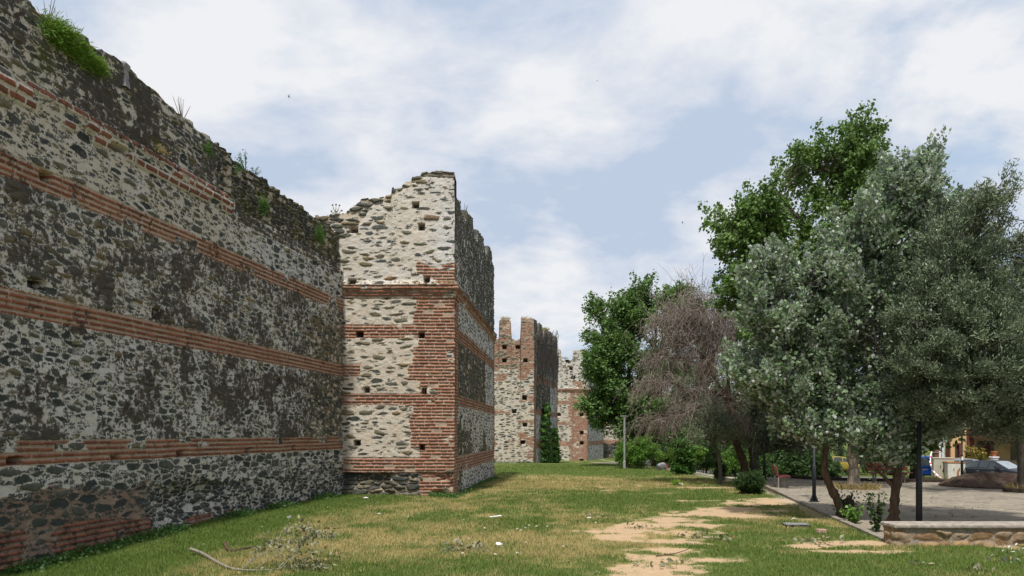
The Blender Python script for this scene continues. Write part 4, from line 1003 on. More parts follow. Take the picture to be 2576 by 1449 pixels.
olive('small twisted olive with a clipped bush round its foot on the lawn', b,
      [([b, W(1812, 1180, Y), W(1806, 1140, Y), W(1798, 1110, Y), W(1800, 1070, Y)], 0.10, 0.035), (pl(Y, (1806, 1140), (1790, 1110), (1782, 1080)), 0.045, 0.02)],
      [blob(1790, 1070, Y, 48, 32, .9, 45), blob(1745, 1085, Y, 32, 28, .7, 28), blob(1820, 1050, Y, 36, 34, .8, 32), blob(1770, 1045, Y, 40, 28, .8, 24)], 7, leaf=0.11, per=44, spray=0.4, sig=0.13)

# green poplars in the distance
Y = 57.5
def fpop(label, px, blobs, seed, h=1060):
    b = gpt(px, Y)
    return tree('poplar_tree', label, 'tree', b, [([b, W(px, 1120, Y), W(px - 4, 1020, Y), W(px - 2, 900, Y), W(px, 780, Y)], 0.30, 0.05), (pl(Y, (px - 3, 1020), (px - 45, 950), (px - 60, 860)), 0.09, 0.02), (pl(Y, (px - 3, 1000), (px + 45, 930), (px + 60, 840)), 0.09, 0.02)],
                blobs, M['poplar_far'], M['bark_dark'], seed, leaf=0.19, per=50, spray=0.75, sig=0.23, up=1.1, droop=-0.3, group='dense green poplars beyond the lawn')
fpop('narrower green poplar nearest the distant tower, left of the dead tree', 1585,
     [blob(1520, 780, Y, 30, 42, .9, 40), blob(1545, 775, Y, 20, 30, .8, 20), blob(1520, 850, Y, 52, 55, 1.2, 85), blob(1495, 920, Y, 42, 60, 1.1, 75), blob(1545, 930, Y, 55, 70, 1.3, 100), blob(1500, 1000, Y, 42, 45, 1.1, 60), blob(1560, 1020, Y, 55, 55, 1.2, 80), blob(1545, 1080, Y, 45, 34, 1.0, 50), blob(1600, 1070, Y, 50, 40, 1.1, 50)], 8)
fpop('broader and taller green poplar rising behind the dead grey brown tree', 1650,
     [blob(1630, 762, Y, 42, 38, 1.2, 55), blob(1600, 790, Y, 32, 60, 1.2, 58), blob(1690, 756, Y, 32, 32, 1.1, 40), blob(1650, 820, Y, 75, 60, 1.6, 120), blob(1712, 785, Y, 38, 55, 1.2, 60), blob(1735, 850, Y, 34, 60, 1.2, 55), blob(1745, 930, Y, 30, 50, 1.2, 36), blob(1600, 900, Y, 50, 70, 1.4, 85), blob(1680, 920, Y, 70, 75, 1.6, 105), blob(1640, 1000, Y, 85, 60, 1.6, 105), blob(1640, 1070, Y, 80, 38, 1.4, 70)], 9)

# dead tamarisk with hanging twigs
Y = 37.0; b = gpt(1876, Y)
t = empty('dead_tree', b, 'dead grey brown tree with drooping bare twigs beside the green poplars', 'tree')
rng = np.random.RandomState(12); ts = TubeSet(); tw = TubeSet()
limbs = [(pl(Y, (1876, 1205), (1868, 1160), (1850, 1105), (1842, 1060), (1830, 1000)), .20, .12), (pl(Y, (1842, 1060), (1800, 1030), (1750, 1025), (1690, 1050), (1640, 1055)), .09, .02), (pl(Y, (1830, 1000), (1790, 985), (1740, 985), (1680, 960), (1620, 965)), .09, .02),
         (pl(Y, (1830, 1000), (1800, 960), (1770, 900), (1735, 870), (1680, 850)), .09, .02), (pl(Y, (1832, 1010), (1830, 930), (1812, 870), (1790, 830), (1745, 800), (1700, 780)), .10, .02), (pl(Y, (1812, 870), (1760, 810), (1700, 800), (1650, 810)), .07, .015),
         (pl(Y, (1830, 930), (1850, 870), (1862, 810), (1850, 770)), .07, .015), (pl(Y, (1790, 830), (1770, 770), (1750, 740)), .04, .01), (pl(Y, (1770, 900), (1700, 900), (1640, 900)), .05, .015), (pl(Y, (1812, 870), (1830, 800), (1820, 760)), .04, .01)]
tips = []
for p, r0, r1 in limbs:
    p = [q + np.array([0, rng.normal() * .5 * i / len(p), 0]) for i, q in enumerate(p)]
    l = smooth_line(p, 8); ts.add(l - b, np.linspace(r0, r1, len(l)) * (1 + .08 * rng.normal(size=len(l))), 7)
    tips += [(q, i / len(l)) for i, q in enumerate(l) if i > 0.25 * len(l)]
tips = tips[12:]
for k in range(2300):
    q, f = tips[rng.randint(len(tips))]
    o = q + rng.normal(size=3) * np.array([.30, .75, .22])
    d = rng.normal(size=3); d[2] = abs(d[2]) * 0.6 + 0.15; d[0] -= 0.5; d /= np.linalg.norm(d)
    L = rng.uniform(.5, 1.3) * (1.5 if rng.rand() < .12 else 1); up_ = rng.rand() < 0.16 and q[2] > 5
    sag = np.array([0, 0, -1.0]) * L * (rng.uniform(.5, 1.4) if not up_ else -.4)
    pts_ = np.array([o + d * L * s + sag * s ** 2.2 for s in (0, .3, .6, .85, 1.0)]); pts_[1:] += rng.normal(size=(4, 3)) * .05
    if pts_[:, 2].min() < 1.2: continue
    tw.add(pts_ - b, np.array([.012, .011, .009, .007, .004]), 3)
    for _ in range(2):
        s = rng.randint(1, 4); e = rng.normal(size=3) * .2 + np.array([0, 0, -.3 if not up_ else .3])
        tw.add(np.array([pts_[s], pts_[s] + e * .6 + rng.normal(size=3) * .04, pts_[s] + e * 1.2]) - b, np.array([.008, .007, .004]), 3)
ts.build('trunk', M['bark_brown'], t); tw.build('twigs', M['dry_twig'], t)
P = np.array([tips[rng.randint(len(tips))][0] for _ in range(1500)]) + rng.normal(size=(1500, 3)) * np.array([.45, .6, .4])
leaf_mesh('sparse_leaves', P - b, rng.uniform(.08, .16, 1500), np.repeat([[0, 0, .5]], 1500, 0), rng, 'narrow', M['olive'], t)
# second half bare tree with reddish stem behind the ivy clad stump
Y = 52.0; b = gpt(1739, Y)
tree('thin_tree', 'thin tree with reddish stem seen between the dead tree and the ivy stump', 'tree', b, [([b, W(1737, 1140, Y), W(1745, 1060, Y), W(1750, 980, Y)], 0.16, 0.06)],
     [blob(1760, 960, Y, 60, 60, 1.5, 55), blob(1810, 920, Y, 50, 80, 1.5, 55), blob(1740, 1030, Y, 50, 30, 1.2, 26), blob(1820, 830, Y, 40, 50, 1.2, 24)], M['olive'], M['bark_brown'], 14, leaf=.15, shape='narrow', per=50, spray=.6, sig=.2)

# shrubs
def shrub(label, px, pyb, blobs, mat, seed, leaf=.07, shape='oval', per=40, spray=.22, sig=.07, stems=True, name='shrub', group=None, Y=None):
    g = PG(px, pyb) if Y is None else Vector(gpt(px, Y))
    Yb = g.y
    bl = [blob(a, c, Yb, rx, ry, rx / F * Yb * .9, n) for a, c, rx, ry, n in blobs]
    lim = [([np.array(g), np.array(g) + (bl[0][0] - np.array(g)) * .5, bl[0][0]], .05, .02)] if stems else []
    return tree(name, label, 'shrub', np.array(g), lim, bl, mat, M['bark_dark'], seed, leaf=leaf, shape=shape, per=per, spray=spray, sig=sig, up=.4, droop=.2, group=group, wood=stems, crown_name='foliage')
shrub('rounded bright green shrub on a thick stem beside the grey lamp post', 1585, 1178, [(1575, 1140, 24, 24, 190), (1590, 1128, 20, 14, 80)], M['shrub'], 31, leaf=.10, spray=.3, sig=.1)
shrub('larger rounded green shrub touching the one by the grey lamp post', 1612, 1179, [(1617, 1138, 28, 26, 240), (1610, 1158, 20, 14, 70), (1598, 1148, 16, 18, 50)], M['shrub'], 32, leaf=.10, spray=.3, sig=.1)
shrub('yellow green rounded shrub right behind the grey rock', 1668, 1176, [(1668, 1146, 22, 20, 80), (1660, 1160, 14, 14, 26)], M['shrub_light'], 33, leaf=.11, spray=.3, sig=.1)
shrub('ivy clad stump with a paler leafy sprig reaching right', 1722, 1193, [(1718, 1150, 17, 28, 90), (1722, 1180, 19, 13, 50), (1712, 1120, 12, 12, 26), (1735, 1168, 14, 20, 34)], M['ivy'], 34, leaf=.13, shape='broad', spray=.25, sig=.09)
shrub('pale yellow green vine sprig on the right of the ivy stump', 1748, 1190, [(1750, 1150, 13, 16, 26), (1742, 1160, 10, 10, 16), (1760, 1140, 8, 10, 10)], M['shrub_light'], 35, leaf=.13, shape='broad', spray=.3, sig=.09)
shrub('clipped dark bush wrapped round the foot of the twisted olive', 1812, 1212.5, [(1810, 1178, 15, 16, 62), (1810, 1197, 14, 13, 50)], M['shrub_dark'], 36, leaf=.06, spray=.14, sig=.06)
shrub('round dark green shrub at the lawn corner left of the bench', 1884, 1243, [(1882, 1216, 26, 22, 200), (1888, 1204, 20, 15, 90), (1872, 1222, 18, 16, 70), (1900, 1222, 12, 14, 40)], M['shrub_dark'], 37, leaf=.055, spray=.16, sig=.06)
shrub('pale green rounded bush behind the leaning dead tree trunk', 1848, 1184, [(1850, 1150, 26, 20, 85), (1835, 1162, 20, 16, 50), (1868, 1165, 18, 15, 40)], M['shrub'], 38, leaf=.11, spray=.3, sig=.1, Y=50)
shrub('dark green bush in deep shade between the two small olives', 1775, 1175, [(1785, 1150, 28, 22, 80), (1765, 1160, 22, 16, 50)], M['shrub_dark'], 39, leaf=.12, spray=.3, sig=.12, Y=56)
def hedge(label, px, Y, w, h, mat, seed, n=150, name='hedge'):
    g = gpt(px, Y); zt = WZ(h, Y)
    hh = zt - g[2]
    return tree(name, label, 'hedge', g, [], [(g + np.array([k * w / F * Y * .6, 0, hh * .5]), np.array([w / F * Y * .5, .9, hh * .5]), n) for k in (-1, 0, 1)], mat, M['bark_dark'], seed, leaf=.15, shape='oval', per=46, spray=.3, sig=.16, wood=False, crown_name='foliage')
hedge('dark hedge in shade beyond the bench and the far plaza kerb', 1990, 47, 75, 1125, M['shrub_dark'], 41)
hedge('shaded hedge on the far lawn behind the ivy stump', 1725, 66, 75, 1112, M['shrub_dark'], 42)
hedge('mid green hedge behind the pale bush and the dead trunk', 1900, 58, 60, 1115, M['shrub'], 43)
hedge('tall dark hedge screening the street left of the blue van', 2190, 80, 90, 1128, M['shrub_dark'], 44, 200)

# trees closing the background
def bgtree(label, px, Y, blobs, mat, seed, bark='bark_dark', r=.25):
    b = gpt(px, Y)
    return tree('background_tree', label, 'tree', b, [([b, W(px + 3, 1120, Y), W(px, 1050, Y), W(px - 5, 980, Y)], r, .1)], [blob(*q[:2], Y, *q[2:4], 2.2, q[4]) for q in blobs], mat, M[bark], seed, leaf=.24, per=42, spray=.8, sig=.34, up=.5, droop=-.3, group='trees closing the far side of the park')
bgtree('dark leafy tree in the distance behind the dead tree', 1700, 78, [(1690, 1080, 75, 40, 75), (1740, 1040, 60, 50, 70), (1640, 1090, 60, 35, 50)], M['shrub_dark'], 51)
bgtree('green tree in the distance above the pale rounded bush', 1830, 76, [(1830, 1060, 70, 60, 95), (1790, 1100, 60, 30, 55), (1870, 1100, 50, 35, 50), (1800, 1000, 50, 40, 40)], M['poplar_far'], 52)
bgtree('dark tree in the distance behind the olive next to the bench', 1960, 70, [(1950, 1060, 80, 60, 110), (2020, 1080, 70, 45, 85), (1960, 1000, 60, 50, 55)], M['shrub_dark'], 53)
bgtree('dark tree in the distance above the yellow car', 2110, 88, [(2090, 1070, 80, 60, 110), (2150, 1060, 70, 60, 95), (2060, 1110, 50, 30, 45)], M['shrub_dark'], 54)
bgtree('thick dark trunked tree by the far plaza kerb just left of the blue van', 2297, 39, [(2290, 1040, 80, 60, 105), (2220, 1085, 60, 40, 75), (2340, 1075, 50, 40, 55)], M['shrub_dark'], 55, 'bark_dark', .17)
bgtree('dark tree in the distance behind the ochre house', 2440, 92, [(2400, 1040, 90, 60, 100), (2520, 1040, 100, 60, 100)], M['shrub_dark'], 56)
# ------------------------------------------------------------------ street furniture
def copy_tree(o, parent=None):
    c = o.copy(); COL.objects.link(c); c.parent = parent
    for ch in list(o.children): copy_tree(ch, c)
    return c

def bench(loc, rz, label):
    b = empty('park_bench', loc, label, 'bench', rz, 'red slatted park benches')
    # local: seat faces +X, bench runs along Y
    for k in range(3):
        MB().box((0.10 + 0.145 * k, 0, 0.43 + 0.006 * k), (0.125, 1.75, 0.035)).build('seat_slat', M['bench_seat'], b, .006)
    m = Matrix.Rotation(R(-14), 3, 'Y')
    for k in range(2):
        MB().box(Vector((-0.035, 0, 0.60)) + m @ Vector((0, 0, 0.19 * k)), (0.032, 1.75, 0.155), M=m).build('back_slat', M['bench_back'], b, .006)
    for y in (-0.62, 0.62):
        f = MB(); f.box((0.24, y, 0.205), (0.055, 0.06, 0.41)); f.build('leg', M['bench_leg'], b, .005)
        f = MB(); f.box((0.02, y, 0.205), (0.05, 0.06, 0.41)); f.build('leg', M['bench_leg'], b, .005)
        f = MB(); f.box((0.22, y, 0.402), (0.46, 0.05, 0.02)); f.box(Vector((-0.064, y, 0.60)) + m @ Vector((0, 0, 0.08)), (0.03, 0.055, 0.46), M=m); f.build('back_support', M['bench_leg'], b, .004)
    return b
p1 = W(1961, 1229, 31.2); p2 = W(1944, 1222.5, 32.6)
bench((p2.x * .5 + p1.x * .5 + 0.0, 31.9, 0.03), R(-12), 'red slatted bench seen end on at the left kerb of the plaza')
bench((WX(2231, 34.6), 34.55, 0.03), R(-90), 'dark red bench at the far plaza kerb before the blue van')

def lamp(loc, label, h=4.2, flare=True, sleeve=1.0, sticker=False, fat=1.0):
    t = empty('lamp_post', loc, label, 'lamp post', 0, 'black lamp posts around the plaza')
    m = MB()
    if flare:
        m.lathe([(0.165, 0), (0.165, 0.015), (0.06, 0.03)], 14)
        for a in range(4): 
            c, s_ = cos(a * pi / 2 + .5), sin(a * pi / 2 + .5)
            m.add([(c * .05 - s_ * .008, s_ * .05 + c * .008, .015), (c * .165 - s_ * .008, s_ * .165 + c * .008, .015), (c * .05 - s_ * .008, s_ * .05 + c * .008, .26), (c * .05 + s_ * .008, s_ * .05 - c * .008, .015), (c * .165 + s_ * .008, s_ * .165 - c * .008, .015), (c * .05 + s_ * .008, s_ * .05 - c * .008, .26)],
                  [(0, 1, 2), (3, 5, 4), (1, 4, 5, 2), (0, 3, 4, 1)])
    m.build('base_flange' if flare else 'foot', M['black_metal'], t) if flare else None
    m = MB(); m.lathe([(r_ * fat, z_) for r_, z_ in ((0.058, 0), (0.058, sleeve), (0.052, sleeve + 0.012), (0.038, sleeve + 0.03), (0.034, h))], 16); m.build('pole', M['black_metal'], t, smooth=False).data.polygons.foreach_set('use_smooth', [True] * (16 * 4) + [False] * 2)
    m = MB(); m.lathe([(0.03, h), (0.07, h + .03), (0.13, h + .10), (0.15, h + .30), (0.145, h + .32)], 14); g = m.build('lamp_globe', M['white_paint'], t, smooth=True)
    m = MB(); m.lathe([(0.20, h + .32), (0.20, h + .335), (0.10, h + .42), (0.02, h + .46)], 14); m.build('lamp_hood', M['black_metal'], t)
    if sticker:
        m = MB(); m.lathe([(0.0595, sleeve - .22), (0.0595, sleeve - .05)], 16); m.build('sticker', M['white_paint'], t)
    return t
lamp((WX(2312, 18.5), 18.5, 0.03), 'tall black lamp post rising right behind the low wall', 5.0, False, WZ(1180, 18.5) - .03, fat=1.2)
x = W(2048, 1262, 24.9); lamp((x.x, 24.9, 0.03), 'black lamp post with finned flared foot left of the gnarled stump', 4.2, True, 1.1)
lamp((WX(1923, 36.3), 36.3, 0.03), 'black lamp post with flared foot just behind the end on bench', 4.2, True, 1.1)
Yp = 37.0; lamp((WX(2420, Yp), Yp, float(gz(WX(2420, Yp), Yp))), 'black lamp post bearing a white sticker between cabinets and dark car', 4.2, False, WZ(1145.6, Yp) - float(gz(WX(2420, Yp), Yp)), True)

Yl = 54.5; g = gpt(1571, Yl, 0); t = empty('street_lamp', g, 'slim grey street lamp with a short flat head beside the rounded shrub', 'street lamp')
hh = WZ(1048, Yl) - g[2]
MB().lathe([(.10, 0), (.10, .5), (.075, .55), (.065, hh)], 12).build('pole', M['grey_metal'], t)
MB().box((-0.05, 0, hh + .03), (0.46, 0.2, 0.06)).build('lamp_head', M['grey_metal'], t, .02)

# ------------------------------------------------------------------ rock, hydrant, mound, planter
def rock(name, loc, d, label, cat, mat, seed, sub=4, amp=.28, parent=None):
    bm = bmesh.new(); bmesh.ops.create_icosphere(bm, subdivisions=sub, radius=.5)
    r = np.random.RandomState(seed); ph = r.rand(8) * 9; dirs = r.normal(size=(9, 3)); dirs /= np.linalg.norm(dirs, axis=1)[:, None]; cut = r.uniform(.26, .42, 9)
    for v in bm.verts:
        p = np.array(v.co)
        for k in range(9):
            q = p @ dirs[k]
            if q > cut[k]: p = p - dirs[k] * (q - cut[k]) * .85
        n = float(fbm(np.array([p[0] * 3 + ph[0]]), np.array([p[1] * 3 + p[2] * 2.3 + ph[1]]), 2, 4)[0]) - .5
        p = p * (1 + amp * n)
        v.co = Vector((p[0] * d[0], p[1] * d[1], p[2] * d[2] + d[2] * .32))
    me = bpy.data.meshes.new(name); bm.to_mesh(me); bm.free()
    o = link(name, me, mat, parent); o.location = loc; o.rotation_euler = (0, 0, r.rand() * 6)
    return tag(o, label, cat) if label else o
g = PG(1664, 1183); o = rock('boulder', g, (0.95, .75, .62), 'smooth grey boulder on the lawn before the yellow green shrub', 'rock', M['rock'], 5); o.rotation_euler = (0, 0, .3)
o.scale = (1.0, 1.0, 1.0)
g = PG(1676, 1181); t = empty('flower_pot_stand', g, 'small red box with a red flowering top beside the grey boulder', 'flower box')
MB().box((0, 0, .12), (.16, .16, .24)).build('box', M['red_flower'], t, .01)
rng = np.random.RandomState(8); leaf_mesh('blossoms', rng.normal(size=(90, 3)) * np.array([.08, .08, .04]) + np.array([.02, 0, .30]), np.full(90, .05), rng.normal(size=(90, 3)), rng, 'oval', M['red_flower'], t)

# dirt mound
u, v = np.meshgrid(np.linspace(-1, 1, 180), np.linspace(-1, 1, 160))
mx, my = WX(2502, 32.2), 32.2
Xm = mx + u * 2.1 ; Ym = my + v * 1.9
rr = np.sqrt(u ** 2 + v ** 2)
hm = 0.60 * np.clip(1 - rr ** 1.5, 0, 1) ** 0.85 * (0.75 + 0.5 * fbm(u * 2 + 3, v * 2, 2, 4)) + (0.22 * (fbm(u * 5, v * 5, 3, 4) - .5) + .11 * (fbm(u * 15, v * 14, 5, 4) - .5)) * np.clip((1 - rr) * 6, 0, 1)
base = np.maximum(gz(Xm, Ym), 0.03 * ((Ym < 34.2) * 1.0))
Zm = np.where(rr >= .97, base - .12, base + hm)
i = np.arange(u.size).reshape(u.shape); Q = np.stack([i[:-1, :-1], i[:-1, 1:], i[1:, 1:], i[1:, :-1]], -1).reshape(-1, 4)
mo = mk('earth_mound', np.stack([Xm, Ym, Zm], -1).reshape(-1, 3), Q, M['earth'], smooth=False); tag(mo, 'heap of dark dug earth in front of the dark car', 'earth heap')
o = MB().box((0, 0, 0), (1.1, .16, .035)).build('plank', M['kerb']); o.location = (WX(2556, 31.6), 31.6, .30); o.rotation_euler = (0.1, R(20), R(-28)); tag(o, 'grey board lying on the right slope of the earth heap', 'board')
rock('stone_lump', (WX(2530, 30.9), 30.9, 0.20), (.22, .17, .14), 'small dark stone lying on the earth heap', 'stone', M['rock'], 9, 3)
# planter ring
pr = empty('round_planter', (WX(2572, 29), 29.0, 0.03), 'round dark planter ring with straw grass at the right edge of the plaza', 'planter')
m = MB()
for k in range(14):
    a0, a1 = k * 2 * pi / 14 + .02, (k + 1) * 2 * pi / 14 - .02
    m.prism([(.62 * cos(a0), .62 * sin(a0)), (.62 * cos(a1), .62 * sin(a1)), (.50 * cos(a1), .50 * sin(a1)), (.50 * cos(a0), .50 * sin(a0))][::1], 0, .14)
m.build('kerb_ring', M['bark_dark'], pr, .01)
MB().lathe([(.50, .0), (.50, .11), (.1, .13)], 20).build('soil', M['earth'], pr)
def tuft(name, loc, n, rad, L, label, cat, mat, seed, parent=None, up=1.0, spread=.5, shape='blade', zr=0.0, kind=None):
    rng = np.random.RandomState(seed)
    a = rng.rand(n) * 2 * pi; q = rad * np.sqrt(rng.rand(n))
    P = np.stack([q * np.cos(a), q * np.sin(a), zr * rng.rand(n)], -1)
    A = np.stack([np.cos(a) * spread, np.sin(a) * spread, np.full(n, up)], -1)
    o = leaf_mesh(name, P, L * rng.uniform(.5, 1.3, n), A, rng, shape, mat, parent, up=.1)
    if parent is None: o.location = loc
    else: o.location = loc
    return tag(o, label, cat, kind=kind) if label else o
tuft('dry_grass', (0, 0, .1), 420, .47, .22, None, None, M['straw'], 3, pr)
g = (WX(2150, 30.8), 30.8, .03)
tuft('dry_grass_ring', g, 900, .85, .26, 'ring of straw coloured dry grass round the pale poplar trunk', 'dry grass', M['straw'], 4, spread=.9)

# saplings and weeds by the kerb
def stem_plant(name, loc, h, nst, nl, leaf, label, cat, mat, seed, shape='broad', spread=.25, group=None):
    rng = np.random.RandomState(seed); t = empty(name, loc, label, cat, group=group); ts = TubeSet(); LP = []; 
    for k in range(nst):
        a = rng.rand() * 2 * pi; s_ = spread * rng.uniform(.2, 1); hh = h * rng.uniform(.55, 1)
        l = smooth_line([np.zeros(3), np.array([cos(a) * s_ * .5, sin(a) * s_ * .5, hh * .5]), np.array([cos(a) * s_, sin(a) * s_, hh])], 5); ts.add(l, np.linspace(.012, .003, len(l)), 5)
        f = rng.rand(nl) ** .8
        LP.append(np.stack([np.interp(f, np.linspace(0, 1, len(l)), l[:, c]) for c in range(3)], -1) + rng.normal(size=(nl, 3)) * leaf * .35)
    P = np.concatenate(LP); ts.build('stem', M['bark_brown'], t)
    leaf_mesh('leaves', P, leaf * rng.uniform(.6, 1.2, len(P)), rng.normal(size=(len(P), 3)), rng, shape, mat, t, up=1.0)
    return t
g = W(2205, 1340, 17.2); stem_plant('sapling', (WX(2205, 17.3), 17.3, .03), .95, 7, 46, .085, 'leafy green sapling growing left of the low wall end', 'sapling', M['shrub_dark'], 61, spread=.26)
stem_plant('sapling', (WX(2150, 18.9), 18.9, .03), .42, 9, 30, .09, 'low green leafy weeds at the foot of the gnarled stump', 'weeds', M['shrub'], 62, spread=.35)

# ------------------------------------------------------------------ cabinets, pole, tape
def cabinet(loc, rz, w, d, h, mat, label, top_over=.03, roofmat=None, marks=0):
    t = empty('utility_cabinet', loc, label, 'utility cabinet', rz)
    MB().box((0, 0, h / 2 + .04), (w, d, h - .08)).build('body', mat, t, .012)
    MB().box((0, 0, .03), (w + .06, d + .06, .08)).build('plinth', M['kerb'], t, .01)
    MB().box((0, 0, h + .015), (w + top_over * 2, d + top_over * 2, .05)).build('roof', roofmat or mat, t, .012)
    nd = 2
    for k in range(nd):
        x = (k - .5) * w / nd
        o = MB().box((x, -d / 2 - .006, h / 2 + .03), (w / nd - .03, .016, h - .16)).build('door', mat, t, .004)
        MB().box((x - .08 * (1 if k else -1), -d / 2 - .02, h * .62), (.035, .014, .16)).build('handle', M['plastic'], o, .004)
    return t
Yc = 43.0; zc = float(gz(WX(2378, Yc), Yc))
hA = WZ(1153, Yc) - zc
cA = cabinet((WX(2374, Yc), Yc + .1, zc), R(-18), .98, .55, hA, M['cab_a'], 'taller beige utility cabinet with black scribbles beside the tape')
cB = cabinet((WX(2402, 42.4), 42.4, float(gz(WX(2402, 42.4), 42.4))), R(-10), .86, .5, hA - .25, M['cab_b'], 'lower white utility cabinet with rusty roof and orange rust streak', roofmat=M['rust'])
def scribble(par, name, lines, y, mat, w=.026):
    m = MB()
    for l in lines: m.tube([(a, y, b) for a, b in l], w, 4)
    m.build(name, mat, par)
scribble(cA, 'graffiti', [[(-.05, hA * .86), (.02, hA * .74), (.06, hA * .88), (.10, hA * .72)], [(.12, hA * .84), (.18, hA * .66), (.24, hA * .80), (.30, hA * .62)], [(.05, hA * .66), (.10, hA * .58)], [(-.02, hA * .52), (-.05, hA * .44), (.0, hA * .40)]], -.297, M['spray'])
h2 = hA - .25
scribble(cB, 'graffiti', [[(.26, h2 * .72), (.33, h2 * .5), (.44, h2 * .76)], [(.30, h2 * .38), (.38, h2 * .30), (.36, h2 * .44), (.46, h2 * .26)], [(.44, h2 * .55), (.32, h2 * .42)]], -.273, M['spray'])
m = MB(); m.add([(.03, -.268, h2 * .62), (.10, -.268, h2 * .66), (.13, -.268, h2 * .12), (.0, -.268, h2 * .10)], [(0, 1, 2, 3)]); m.build('rust_streak', M['rust'], cB)
Yq = 45.5; gq = gpt(2354, Yq, 0)
t = empty('wooden_pole', gq, 'red brown wooden pole with a small ladder rack behind the cabinets', 'pole')
MB().box((0, 0, 1.6), (.27, .2, 3.4)).build('post', M['wood_pole'], t, .01)
m = MB()
for x in (-.30, .26): m.tube([(x, -.14, .3), (x, -.14, 3.0)], .022, 6)
for k in range(7): m.tube([(-.30, -.14, .5 + .4 * k), (.26, -.14, .5 + .4 * k)], .015, 6)
m.build('ladder', M['grey_metal'], t)
tp = [W(2350, 1126, 44.9), W(2344, 1136, 44.6), W(2340, 1160, 44.2), W(2347, 1182, 43.2), W(2358, 1195, 42.2), W(2372, 1205, 41.8), W(2381, 1208, 41.6)]
ln = smooth_line([np.array(q) for q in tp], 6)
ta = empty('barrier_tape', tuple(ln[0]), 'red and white barrier tape hanging from the pole past the cabinets', 'tape')
for k in range(len(ln) - 1):
    a, b = Vector(ln[k] - ln[0]), Vector(ln[k + 1] - ln[0])
    m = MB(); s_ = Vector((.038, 0, .01)); n_ = Vector((0, .002, 0))
    m.add([a - s_, a + s_, b + s_, b - s_, a - s_ + n_, a + s_ + n_, b + s_ + n_, b - s_ + n_], [(0, 1, 2, 3), (7, 6, 5, 4), (0, 4, 5, 1), (1, 5, 6, 2), (2, 6, 7, 3), (3, 7, 4, 0)])
    m.build('tape_stripe', M['red_tape'] if k % 4 in (1,) else M['white_paint'], ta)
tuft('weed_clump', gpt(2325, 40), 600, 1.0, .30, 'yellowish weeds growing beyond the far kerb beside the cabinets', 'weeds', M['straw'], 17, spread=.5)

